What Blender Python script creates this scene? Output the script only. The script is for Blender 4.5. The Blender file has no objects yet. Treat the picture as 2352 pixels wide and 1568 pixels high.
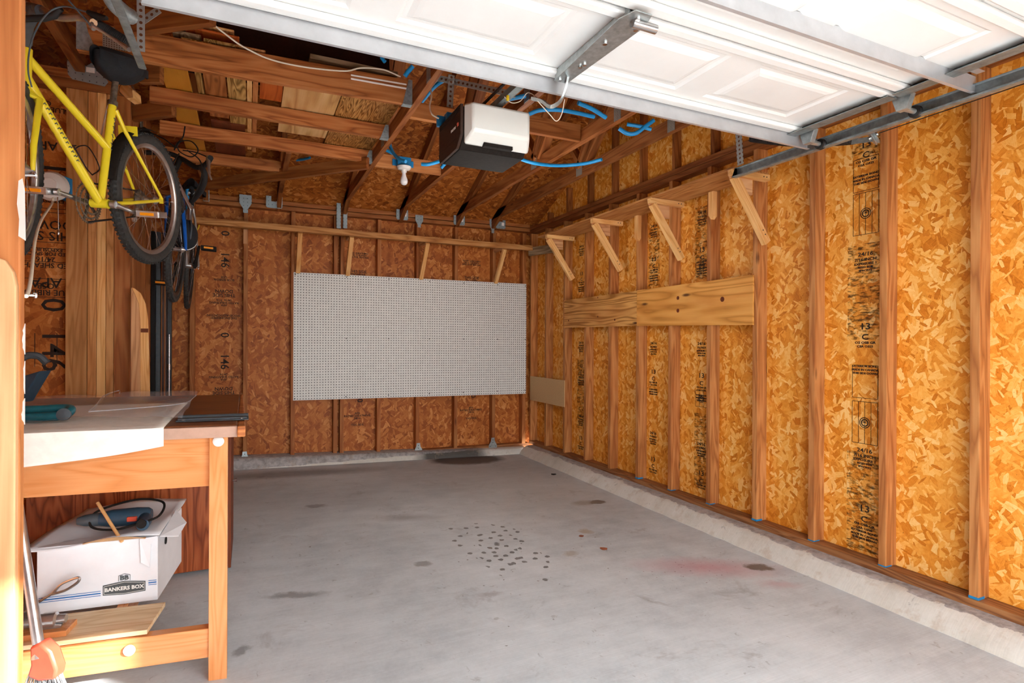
import bpy, bmesh, math, random
from mathutils import Vector, Matrix, Euler
random.seed(7)
C = bpy.context.scene.collection
H = 1.285                       # eye height
PI = math.pi
V = Vector

# ------------------------------------------------------------------ camera
YAW, PIT, ROLL = math.radians(25.09), math.radians(-.04), math.radians(.25)
Fv = V((math.sin(YAW)*math.cos(PIT), math.cos(YAW)*math.cos(PIT), math.sin(PIT)))
Rt = V((math.cos(YAW), -math.sin(YAW), 0)); Up = Rt.cross(Fv)
R2 = Rt*math.cos(ROLL)+Up*math.sin(ROLL); U2 = Up*math.cos(ROLL)-Rt*math.sin(ROLL)
cam = bpy.data.cameras.new('camera'); co = bpy.data.objects.new('camera', cam); C.objects.link(co)
M = Matrix.Identity(4)
for i in range(3): M[i][0] = R2[i]; M[i][1] = U2[i]; M[i][2] = -Fv[i]
M[2][3] = H
co.matrix_world = M
cam.sensor_width = 36; cam.lens = 1290/2352*36; cam.clip_start = .05; cam.clip_end = 200
bpy.context.scene.camera = co

def ray(x, y): return Fv*1290+R2*(x-1176)-U2*(y-784)     # survey helpers: a sighted direction meets a plane of the building
def sX(x, y, X): d = ray(x, y); return d*(X/d.x)+V((0, 0, H))
def sY(x, y, Y): d = ray(x, y); return d*(Y/d.y)+V((0, 0, H))
def sZ(x, y, Z): d = ray(x, y); return d*((Z-H)/d.z)+V((0, 0, H))
def sD(x, y, D): return ray(x, y)*(D/1290)+V((0, 0, H))

# ------------------------------------------------------------------ mesh helper
class MB:
    def __init__(s): s.v = []; s.f = []; s.l = []
    def add(s, vs, fs, ls=None):
        n = len(s.v); s.v += [V(a) for a in vs]; s.f += [tuple(i+n for i in f) for f in fs]
        s.l += [V(a) for a in (ls or vs)]; return s
    def box(s, c, d, R=None):
        c = V(c); hx, hy, hz = d[0]/2, d[1]/2, d[2]/2
        R = R or Matrix.Identity(3)
        loc = [V((x, y, z)) for x in (-hx, hx) for y in (-hy, hy) for z in (-hz, hz)]
        k = max(range(3), key=lambda i: d[i])
        ls = [V((p[k], p[(k+1) % 3], p[(k+2) % 3])) for p in loc]
        return s.add([c+R@p for p in loc], [(0, 1, 3, 2), (4, 6, 7, 5), (0, 4, 5, 1), (2, 3, 7, 6), (0, 2, 6, 4), (1, 5, 7, 3)], ls)
    def span(s, a, b):
        a, b = V(a), V(b); return s.box((a+b)/2, [abs(t) for t in (b-a)])
    def beam(s, a, b, w, h, up=(0, 0, 1), cut0=0, cut1=0):
        a, b = V(a), V(b); x = (b-a); L = x.length; x.normalize()
        y = V(up).cross(x).normalized(); z = x.cross(y)
        vs = []; ls = []
        for e, cc in ((0, cut0), (L, cut1)):
            for sy in (-1, 1):
                for sz in (-1, 1):
                    q = V((e+cc*sz*h/2, sy*w/2, sz*h/2)); vs.append(a+x*q.x+y*q.y+z*q.z); ls.append(q)
        return s.add(vs, [(0, 1, 3, 2), (4, 6, 7, 5), (0, 4, 5, 1), (2, 3, 7, 6), (0, 2, 6, 4), (1, 5, 7, 3)], ls)
    def tube(s, pts, r, seg=10, closed=False, flat=None):
        pts = [V(p) for p in pts]; n = len(pts)
        rs = r if isinstance(r, (list, tuple)) else [r]*n
        t0 = (pts[1]-pts[0]).normalized(); nrm = t0.orthogonal().normalized() if flat is None else V(flat)
        vs, ls, fs = [], [], []; L = 0
        for i in range(n):
            if closed: t = pts[(i+1) % n]-pts[i-1]
            else: t = pts[min(i+1, n-1)]-pts[max(i-1, 0)]
            t.normalize(); nrm = (nrm-t*nrm.dot(t)); 
            if nrm.length < 1e-6: nrm = t.orthogonal()
            nrm.normalize(); bi = t.cross(nrm)
            if i: L += (pts[i]-pts[i-1]).length
            for k in range(seg):
                a = 2*PI*k/seg; o = nrm*math.cos(a)*rs[i]+bi*math.sin(a)*rs[i]
                vs.append(pts[i]+o); ls.append(V((L, math.cos(a)*rs[i], math.sin(a)*rs[i])))
        m = n if closed else n-1
        for i in range(m):
            j = (i+1) % n
            for k in range(seg): k2 = (k+1) % seg; fs.append((i*seg+k, i*seg+k2, j*seg+k2, j*seg+k))
        if not closed: fs.append(tuple(range(seg))[::-1]); fs.append(tuple(range((n-1)*seg, n*seg)))
        return s.add(vs, fs, ls)
    def cyl(s, a, b, r, seg=16, r2=None): return s.tube([a, b], [r, r if r2 is None else r2], seg)
    def torus(s, c, ax, R, r, seg=40, ss=8, ry=None, a0=0, a1=2*PI):
        c = V(c); ax = V(ax).normalized(); u = ax.orthogonal().normalized(); w = ax.cross(u); ry = ry or r
        vs, fs, ls = [], [], []; full = abs(a1-a0-2*PI) < 1e-6; n = seg if full else seg+1
        for i in range(n):
            a = a0+(a1-a0)*i/seg; d = u*math.cos(a)+w*math.sin(a)
            for k in range(ss):
                b = 2*PI*k/ss; vs.append(c+d*(R+r*math.cos(b))+ax*(ry*math.sin(b))); ls.append(V((a*R, k/ss*r*6, 0)))
        for i in range(seg):
            j = (i+1) % n
            for k in range(ss): k2 = (k+1) % ss; fs.append((i*ss+k, j*ss+k, j*ss+k2, i*ss+k2))
        if not full: fs.append(tuple(range(ss))); fs.append(tuple(range((n-1)*ss, n*ss))[::-1])
        return s.add(vs, fs, ls)
    def lathe(s, prof, o, ax=(0, 0, 1), seg=24):
        o = V(o); ax = V(ax).normalized(); u = ax.orthogonal().normalized(); w = ax.cross(u)
        vs, fs = [], []
        for r, z in prof:
            for k in range(seg):
                a = 2*PI*k/seg; vs.append(o+ax*z+(u*math.cos(a)+w*math.sin(a))*max(r, 1e-5))
        for i in range(len(prof)-1):
            for k in range(seg): k2 = (k+1) % seg; fs.append((i*seg+k, i*seg+k2, (i+1)*seg+k2, (i+1)*seg+k))
        fs.append(tuple(range(seg))[::-1]); fs.append(tuple(range((len(prof)-1)*seg, len(prof)*seg)))
        return s.add(vs, fs)
    def prism(s, poly, o, u, v, t):
        o, u, v = V(o), V(u).normalized(), V(v).normalized(); n = u.cross(v)
        N = len(poly); vs, ls = [], []
        tall = (max(p[1] for p in poly)-min(p[1] for p in poly))/max(1e-6, max(p[0] for p in poly)-min(p[0] for p in poly))
        for e in (-.5, .5):
            for x, y in poly: vs.append(o+u*x+v*y+n*(e*t)); ls.append(V((x, y, e*t)) if tall <= 1 else V((y, x, e*t)))
        fs = [tuple(range(N))[::-1], tuple(range(N, 2*N))]+[(i, (i+1) % N, N+(i+1) % N, N+i) for i in range(N)]
        return s.add(vs, fs, ls)
    def quad(s, a, b, c, d):
        return s.add([a, b, c, d], [(0, 1, 2, 3)])
    def grid(s, fn, nu, nv):
        vs, ls, fs = [], [], []
        for i in range(nu+1):
            for j in range(nv+1): p = V(fn(i/nu, j/nv)); vs.append(p); ls.append(V((p.x, p.y, p.z)))
        for i in range(nu):
            for j in range(nv): k = i*(nv+1)+j; fs.append((k, k+nv+1, k+nv+2, k+1))
        return s.add(vs, fs, ls)
    def build(s, name, mat, parent=None, origin=None, smooth=False, bevel=0, rc=True, sol=0):
        me = bpy.data.meshes.new(name); o3 = V(origin) if origin is not None else V((0, 0, 0))
        me.from_pydata([tuple(p-o3) for p in s.v], [], s.f); me.update()
        at = me.attributes.new('loc', 'FLOAT_VECTOR', 'POINT')
        at.data.foreach_set('vector', [t for p in s.l for t in p])
        if rc:
            bm = bmesh.new(); bm.from_mesh(me); bmesh.ops.recalc_face_normals(bm, faces=bm.faces); bm.to_mesh(me); bm.free()
        if smooth:
            me.polygons.foreach_set('use_smooth', [True]*len(me.polygons))
            me.set_sharp_from_angle(angle=math.radians(40))
        me.materials.append(mat)
        o = bpy.data.objects.new(name, me); o.location = o3; C.objects.link(o)
        if parent: o.parent = parent; 
        if sol: m = o.modifiers.new('s', 'SOLIDIFY'); m.thickness = sol; m.offset = 0
        if bevel: m = o.modifiers.new('b', 'BEVEL'); m.width = bevel; m.segments = 2; m.limit_method = 'ANGLE'
        return o

def tag(o, label, cat, group=None, kind=None):
    o['label'] = label; o['category'] = cat
    if group: o['group'] = group
    if kind: o['kind'] = kind
    return o
def thing(name, label, cat, loc=(0, 0, 0), group=None, rot=None):
    o = bpy.data.objects.new(name, None); C.objects.link(o); o.location = loc; o.empty_display_size = .05
    if rot: o.rotation_euler = rot
    return tag(o, label, cat, group)
def struct(o): o['kind'] = 'structure'; return o
def copy_thing(o, d=None, label=None):
    r = o.copy(); C.objects.link(r)
    if d is not None: r.location = o.location+V(d)
    if label: r['label'] = label
    for ch in [c for c in C.objects if c.parent == o]:
        c = ch.copy(); C.objects.link(c); c.parent = r
        for g in [q for q in C.objects if q.parent == ch]:
            e = g.copy(); C.objects.link(e); e.parent = c
    return r
def smooth_path(pts, n=8):
    pts = [V(p) for p in pts]; P = [pts[0]*2-pts[1]]+pts+[pts[-1]*2-pts[-2]]; out = []
    for i in range(1, len(P)-2):
        for k in range(n):
            t = k/n; a, b, c, d = P[i-1:i+3]
            out.append(.5*((2*b)+(c-a)*t+(2*a-5*b+4*c-d)*t*t+(3*b-a-3*c+d)*t**3))
    out.append(pts[-1]); return out

# ------------------------------------------------------------------ materials
def srgb(h):
    if isinstance(h, str): c = [int(h[i:i+2], 16)/255 for i in (0, 2, 4)]
    else: c = [t/255 for t in h]
    return tuple((t/12.92 if t <= .04045 else ((t+.055)/1.055)**2.4) for t in c)+(1,)
class NT:
    def __init__(s, name):
        s.m = bpy.data.materials.new(name); s.m.use_nodes = True; s.t = s.m.node_tree; s.n = s.t.nodes
        s.b = s.n['Principled BSDF']
    def link(s, a, b): s.t.links.new(a, b)
    def node(s, ty, **k):
        n = s.n.new(ty)
        for a, b in k.items(): setattr(n, a, b)
        return n
    def setin(s, n, i, v):
        if isinstance(v, bpy.types.NodeSocket): s.link(v, n.inputs[i])
        elif v is not None: n.inputs[i].default_value = v
    def math(s, op, a, b=None, c=None):
        n = s.node('ShaderNodeMath', operation=op); s.setin(n, 0, a); s.setin(n, 1, b); s.setin(n, 2, c); return n.outputs[0]
    def loc(s, rnd=True):
        a = s.node('ShaderNodeAttribute', attribute_name='loc').outputs['Vector']
        if rnd:
            oi = s.node('ShaderNodeObjectInfo').outputs['Random']; k = s.math('MULTIPLY', oi, 37.)
            v = s.node('ShaderNodeVectorMath', operation='ADD'); s.link(a, v.inputs[0]); s.link(k, v.inputs[1]); a = v.outputs[0]
        return a
    def map(s, vec, sc=(1, 1, 1), rot=(0, 0, 0), lo=(0, 0, 0)):
        n = s.node('ShaderNodeMapping'); s.link(vec, n.inputs[0]); n.inputs['Scale'].default_value = sc
        n.inputs['Rotation'].default_value = rot; n.inputs['Location'].default_value = lo; return n.outputs[0]
    def noise(s, vec, sc, det=4, rough=.5, dist=0, out=0):
        n = s.node('ShaderNodeTexNoise'); s.link(vec, n.inputs['Vector']); n.inputs['Scale'].default_value = sc
        n.inputs['Detail'].default_value = det; n.inputs['Roughness'].default_value = rough; n.inputs['Distortion'].default_value = dist
        return n.outputs[out]
    def ramp(s, f, stops, interp='LINEAR'):
        n = s.node('ShaderNodeValToRGB'); cr = n.color_ramp; cr.interpolation = interp
        while len(cr.elements) < len(stops): cr.elements.new(.5)
        for e, (p, c) in zip(cr.elements, stops): e.position = p; e.color = c if len(c) == 4 else srgb(c)
        s.link(f, n.inputs[0]); return n.outputs[0]
    def mix(s, f, a, b, mode='MIX'):
        n = s.node('ShaderNodeMix', data_type='RGBA', blend_type=mode); s.setin(n, 0, f); s.setin(n, 6, a); s.setin(n, 7, b); return n.outputs[2]
    def mr(s, v, a, b, c=0., d=1.):
        n = s.node('ShaderNodeMapRange'); s.link(v, n.inputs[0])
        for i, t in enumerate((a, b, c, d)): n.inputs[i+1].default_value = t
        return n.outputs[0]
    def bump(s, h, st=.3, dist=.002):
        n = s.node('ShaderNodeBump'); s.link(h, n.inputs['Height']); n.inputs['Strength'].default_value = st
        n.inputs['Distance'].default_value = dist; s.link(n.outputs[0], s.b.inputs['Normal'])
    def done(s, col=None, rough=.5, metal=0, spec=None):
        if col is not None: s.setin(s.b, 'Base Color', col)
        s.setin(s.b, 'Roughness', rough); s.setin(s.b, 'Metallic', metal)
        if spec is not None: s.b.inputs['Specular IOR Level'].default_value = spec
        return s.m

def dark_of(h):
    c = srgb(h); return (c[0]*1.25, c[1]*.95, c[2]*.8, 1)
def wood(name, light, mid, dark, knots=.6, ring=7., ringamt=.45, tint=.16, rough=.6, big=1.):
    s = NT(name); L = s.loc()
    n1 = s.noise(s.map(L, (.5*big, 5*big, 5*big)), 2.2, 2, .5, .4)
    r = s.math('MULTIPLY', n1, ring); r = s.math('FRACT', r); r = s.math('PINGPONG', r, .5)
    ring_ = s.mr(r, 0, .5, 1., 0.); ring_ = s.math('POWER', ring_, 1.6)
    fib = s.noise(s.map(L, (3, 110, 110)), 1.6, 3, .6)
    low = s.noise(s.map(L, (1.6, 5, 5)), 1.6, 3, .6)
    f = s.math('ADD', s.math('MULTIPLY', ring_, ringamt), s.math('MULTIPLY', fib, .35))
    f = s.math('ADD', f, s.math('MULTIPLY', low, .35))
    col = s.ramp(f, [(.22, light), (.55, mid), (.98, dark)])
    patch = s.mr(s.noise(s.map(L, (.9, 3, 3)), 1.7, 3, .55), .48, .62, 0, .30 if knots else .12); col = s.mix(patch, col, dark_of(dark))
    if knots:
        vo = s.node('ShaderNodeTexVoronoi'); s.link(s.map(L, (2.2, 8, 8)), vo.inputs[0]); vo.inputs['Scale'].default_value = 1
        k = s.mr(vo.outputs['Distance'], .05, .12, 1., 0.)
        hasit = s.math('GREATER_THAN', s.noise(s.map(L, (1, 1, 1)), 2.2, 0), .5)
        k = s.math('MULTIPLY', s.math('MULTIPLY', k, hasit), knots)
        col = s.mix(k, col, srgb('4a200c'))
    oi = s.node('ShaderNodeObjectInfo').outputs['Random']
    hs = s.node('ShaderNodeHueSaturation'); s.link(col, hs.inputs['Color'])
    s.link(s.mr(oi, 0, 1, 1-tint, 1+tint*.7), hs.inputs['Value'])
    s.bump(fib, .15, .001)
    return s.done(hs.outputs[0], rough, spec=.25)

def osb(name, stops, mottling=.25, vert=0, contrast=1.0, sz=1.0):
    s = NT(name); L = s.loc(False)
    warp = s.noise(L, 11, 2, .5, 0, 1)
    wv = s.node('ShaderNodeVectorMath', operation='MULTIPLY_ADD'); s.link(warp, wv.inputs[0]); wv.inputs[1].default_value = (.010, .010, 0); s.link(L, wv.inputs[2])
    L2 = wv.outputs[0]
    b0 = s.noise(s.map(L2, (1, 1, 1), (0, 0, math.radians(vert))), 9, 3, .6)
    shade = s.math('ADD', s.math('MULTIPLY', s.math('SUBTRACT', b0, .5), 1.1), .42)
    wob = s.math('MULTIPLY', s.math('SUBTRACT', s.noise(L2, 70, 1), .5), .12)
    # each layer: random cells, every cell holds one strand turned its own way
    for i, (sc, hl, hw) in enumerate([(9, .9, .30), (11, .8, .26), (8, .8, .20), (12, .75, .22), (14, .7, .20), (11, .65, .10), (17, .6, .13)]):
        vo = s.node('ShaderNodeTexVoronoi', voronoi_dimensions='2D'); sc /= sz
        s.link(s.map(L2, (sc, sc, 1), (0, 0, 0), (i*3.71, i*7.93, 0)), vo.inputs['Vector']); vo.inputs['Scale'].default_value = 1
        src = s.map(L2, (sc, sc, 1), (0, 0, 0), (i*3.71, i*7.93, 0))
        sb = s.node('ShaderNodeVectorMath', operation='SUBTRACT'); s.link(src, sb.inputs[0]); s.link(vo.outputs['Position'], sb.inputs[1])
        sp = s.node('ShaderNodeSeparateColor'); s.link(vo.outputs['Color'], sp.inputs[0])
        ang = s.math('ADD', s.math('MULTIPLY', s.math('SUBTRACT', s.math('POWER', sp.outputs[2], 1.0), .5), 2.6), math.radians(vert))
        vr = s.node('ShaderNodeVectorRotate', rotation_type='Z_AXIS'); s.link(sb.outputs[0], vr.inputs[0]); s.link(ang, vr.inputs['Angle'])
        xy = s.node('ShaderNodeSeparateXYZ'); s.link(vr.outputs[0], xy.inputs[0])
        ax = s.math('ABSOLUTE', xy.outputs[0]); ay = s.math('ABSOLUTE', xy.outputs[1])
        m1 = s.math('LESS_THAN', s.math('ADD', ax, wob), hl*.6); m2 = s.math('LESS_THAN', s.math('ADD', ay, s.math('MULTIPLY', ax, .12)), s.math('MULTIPLY', s.math('ADD', sp.outputs[1], .35), hw*1.0))
        m = s.math('MULTIPLY', m1, m2)
        fibre = s.noise(s.map(vr.outputs[0], (.8, 14, 1)), 2.2, 1, .6)
        edge = s.mr(s.math('SUBTRACT', s.math('MULTIPLY', s.math('ADD', sp.outputs[1], .35), hw*1.0), ay), 0, .05, -.10, 0.)
        v = s.math('ADD', s.math('ADD', s.math('MULTIPLY', s.math('SUBTRACT', sp.outputs[0], .5), contrast), .5), s.math('MULTIPLY', s.math('SUBTRACT', fibre, .5), .40))
        v = s.math('ADD', v, edge)
        mx = s.node('ShaderNodeMix'); s.link(m, mx.inputs[0]); s.link(shade, mx.inputs[2]); s.link(v, mx.inputs[3]); shade = mx.outputs[0]
    big = s.noise(L, 1.6, 3, .6); sm = s.noise(L, 75, 3, .7)
    shade = s.math('ADD', shade, s.math('MULTIPLY', s.math('SUBTRACT', big, .5), mottling*1.6))
    shade = s.math('ADD', shade, s.math('MULTIPLY', s.math('SUBTRACT', sm, .5), .28))
    col = s.ramp(shade, stops)
    spk = s.mr(s.noise(L, 80, 2, .5), .70, .76, 0, .6)
    col = s.mix(spk, col, srgb('6a300c'))
    s.bump(shade, .2, .002)
    return s.done(col, .55, spec=.3)

def plain(name, c, rough=.5, metal=0, var=.12, sc=30, spec=None, bump=0):
    s = NT(name); L = s.loc()
    n = s.noise(L, sc, 4, .6); a = srgb(c)
    d = tuple(t*(1-var*1.6) for t in a[:3])+(1,); l = tuple(min(1, t*(1+var)) for t in a[:3])+(1,)
    col = s.ramp(n, [(.3, d), (.7, l)])
    if bump: s.bump(n, bump, .002)
    return s.done(col, rough, metal, spec)

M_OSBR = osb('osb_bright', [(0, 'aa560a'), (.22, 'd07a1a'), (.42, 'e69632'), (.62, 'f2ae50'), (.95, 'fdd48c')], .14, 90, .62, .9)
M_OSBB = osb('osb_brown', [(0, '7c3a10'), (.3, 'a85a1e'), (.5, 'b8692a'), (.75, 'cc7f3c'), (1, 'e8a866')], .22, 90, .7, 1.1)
M_OSBC = osb('osb_roof', [(0, '6a2e0a'), (.3, '98501a'), (.55, 'b26428'), (.8, 'c87c3a'), (1, 'e2a060')], .25, 10, .75, 1.0)
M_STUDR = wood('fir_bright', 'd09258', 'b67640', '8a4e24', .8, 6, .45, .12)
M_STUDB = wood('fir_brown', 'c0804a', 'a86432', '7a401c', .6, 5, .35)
M_TRUSS = wood('truss_fir', 'ac6e3e', '925428', '5e3014', .8, 6, .4)
M_JOIST = wood('joist_fir', 'cc8850', 'b46c38', '78401e', .8, 7, .5)
M_PINE = wood('pale_pine', 'f4c88a', 'e6b06c', 'bc7c3c', .5, 8, .35, .08)
M_SHELFB = wood('shelf_pine', 'd09c62', 'ba7e44', '865024', .8)
M_PLY = wood('plywood', 'ecae5e', 'de9c4a', 'b4742c', .9, 7, .55, .05, big=.55)
M_PLY2 = wood('knotty_plywood', 'e6b068', 'd69c54', 'a06a30', 1., 13, .8, .05, big=.6)
M_LPLY = wood('light_plywood', 'e6c08a', 'd2a468', 'a87440', .7, 6, .5, .05, big=.5)
M_PLATE = wood('sill_redwood', 'b07a4c', '98643c', '663c20', .7, 8, .5)
M_BLOND = wood('blond_boards', 'dba468', 'c68a50', '9a6434', .6, 8, .4, .14)
M_POST = wood('orange_post', 'd8975c', 'c47e48', '9c5c30', .4, 5, .4, .0)
M_POSTL = wood('pale_post', 'deb080', 'd29c6c', 'a8744a', .4, 6, .5, .0)
M_DESK = wood('orange_oak', 'e2a06a', 'd68c54', 'b06c3c', 0, 12, .26, .0, .2)
M_DESKB = wood('brown_oak', 'b8683c', '9c4e26', '6e3014', 0, 9, .6, .0, .4)
M_DTOP = wood('dark_top', '8a5636', '744428', '4e2a16', 0, 9, .4, .0, .35)
M_HONEY = wood('honey_board', 'd39236', 'c4842c', 'a66a20', 0, 3, .15, .05, .4)
M_GREYW = wood('grey_lumber', 'b09676', '92785a', '604a32', .6, 10, .5)
M_WOODY = wood('yellow_lumber', 'd8b070', 'bc9050', '84602e', .6, 14, .7)
M_REDW = wood('red_board', 'd06a2c', 'b8541e', '863a12', 0, 6, .4)
M_DARKB = wood('dark_board', '7c3c1e', '683016', '48200e', 0, 5, .3)
M_SHADE = plain('roof_shade', '2c160c', .8, 0, .3, 60)  # near-black tone that stands in for shade under the roof peak
M_BURL = wood('burl_board', 'd09c5c', 'b47e40', '7a4c1c', .8, 16, .9, .05, big=1.6)
M_EDGE = plain('worn_edging', 'b4907c', .5, 0, .1, 20)
M_PALE = wood('bare_pine', 'f2dcb8', 'e6c89c', 'c89e6c', .5, 8, .4, .03)
M_STICK = plain('dowel', 'e6b072', .6)
M_MDF = plain('mdf', 'c9a474', .8, 0, .05, 60)
M_GALV = plain('galvanised', 'b4bcbc', .38, .75, .16, 45)
M_GALVD = plain('galvanised_grey', '9aa6a8', .42, .7, .2, 30)
M_STRUT = plain('galvanised_strut', 'c9cccf', .42, .55, .06, 12)
M_HANG = plain('hanger_zinc', 'a4b2b6', .45, .5, .2, 60)
M_STEEL = plain('polished_steel', 'cfcfcf', .22, .9, .08, 20)
M_DARKM = plain('dark_metal', '3c3a3a', .4, .6, .15, 40)
M_CHROME = plain('silver_alloy', 'c4c4c4', .28, .85, .1, 25)
M_WHITE = plain('door_white', 'eef0ee', .45, 0, .02, 6)
M_WPLAS = plain('white_plastic', 'ecebe6', .35, 0, .02)
M_LENS = plain('lens_white', 'e9ece6', .3, 0, .02, 5)
M_BLACKP = plain('black_plastic', '26211e', .8, 0, .2, 60, .15)
M_BROWNP = plain('brown_plastic', '3e2c24', .7, 0, .15, 60, .2)
M_BLUE = plain('blue_conduit', '1e9be0', .4, 0, .05, 10)
M_BLUEB = plain('blue_box', '1b7fb8', .4, 0, .08, 20)
M_CREAM = plain('cream_cord', 'eee2cc', .5, 0, .04)
M_RUBBER = plain('rubber', '33312f', .75, 0, .3, 50, bump=.3)
M_YEL = plain('yellow_paint', 'f3da2e', .28, 0, .03, 12, .6)
M_BLKCLOTH = plain('black_fabric', '15171c', .85, 0, .25, 80)
M_GRIP = plain('grip_foam', '1e1c1c', .8, 0, .2, 90)
M_ORREF = plain('orange_reflector', 'ff9a10', .25, 0, .08, 60)
M_RUST = plain('rusty_steel', '77695a', .55, .6, .35, 60)
M_BLUEP = plain('blue_paint', '1a64c8', .3, 0, .05)
M_CARD = plain('white_cardboard', 'eef0f4', .6, 0, .03, 12)
M_CARDB = plain('brown_cardboard', 'c89f72', .8, 0, .1, 30)
M_TEAL = plain('teal_plastic', '14606c', .4, 0, .15, 30)
M_NAVY = plain('navy_plastic', '30495c', .42, 0, .12, 30)
M_REDP = plain('red_plastic', 'e0563c', .4, 0, .08, 20)
M_GREYP = plain('grey_plastic', '4a5258', .5, 0, .12, 40)
M_INK = plain('stamp_ink', '2b1a0e', .8, 0, .3, 50)
M_PRINTB = plain('blue_print', '1f6fb8', .6, 0, .02)
M_PRINTG = plain('grey_print', '4f5456', .6, 0, .02)
M_CLOTH = plain('white_felt', 'f2ece2', .85, 0, .05, 30, bump=.3)
M_BRONZE = plain('bronze_sheet', '4a3732', .35, .5, .12, 8)
M_BLACK = plain('dark_gap', '0f0c0a', .8, 0, .1)
M_BULB = plain('frosted_bulb', 'eeeef0', .25, 0, .01)
M_BRIST = plain('bristles', 'a9acac', .6, 0, .5, 60)
M_LEAF = plain('dry_leaf', '9a5a3c', .8, 0, .2, 40)
M_PAINTW = plain('white_paint', 'f4ece4', .5, 0, .03, 30)
M_YTAG = plain('yellow_tag', 'ecc81c', .5)
s = NT('clear_sheet'); s.b.inputs['Transmission Weight'].default_value = .0; s.b.inputs['Alpha'].default_value = .36
M_SHEET = s.done(srgb('e4e6ee'), .22, 0, .8)
s = NT('stamp_smudge'); L = s.loc(); n = s.noise(s.map(L, (1, 3, 1)), 26, 5, .7)
s.link(s.mr(n, .47, .62, 0, .62), s.b.inputs['Alpha']); M_SMUDGE = s.done(srgb('1e140c'), .8)

def plated(name, c, pitch, rad, rough=.45, metal=.5, dark='5a3c2a', off=(0, 0)):
    s = NT(name); L = s.loc(False); sp = s.node('ShaderNodeSeparateXYZ'); s.link(L, sp.inputs[0])
    d = []
    for k in (0, 1):
        q = s.math('DIVIDE', s.math('ADD', sp.outputs[k], off[k]+50*pitch), pitch); q = s.math('SUBTRACT', s.math('FRACT', q), .5); d.append(s.math('MULTIPLY', q, pitch))
    r = s.math('SQRT', s.math('ADD', s.math('MULTIPLY', d[0], d[0]), s.math('MULTIPLY', d[1], d[1])))
    m = s.math('LESS_THAN', r, rad)
    n = s.noise(L, 20, 3, .6); base = s.ramp(n, [(.3, tuple(t*.88 for t in srgb(c)[:3])+(1,)), (.7, srgb(c))])
    s.link(s.mr(m, 0, 1, metal, 0), s.b.inputs['Metallic'])
    col = s.mix(m, base, srgb(dark)); s.setin(s.b, 'Base Color', col); s.b.inputs['Roughness'].default_value = rough
    return s.m
M_PEG = plated('pegboard_white', 'eeeee8', .0262, .0050, .5, 0, '3a3330')
M_PERF = plated('perforated_angle', 'b4bebe', .025, .0062, .42, .5, '6a4026', (0, .0125))
M_TRPL = plated('truss_plate', 'a7a69e', .010, .0024, .5, .4, '4a3020')
M_HGN = plated('nailed_hanger', 'a9b8bc', .034, .0035, .42, .5, '4c5a60')

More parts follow.
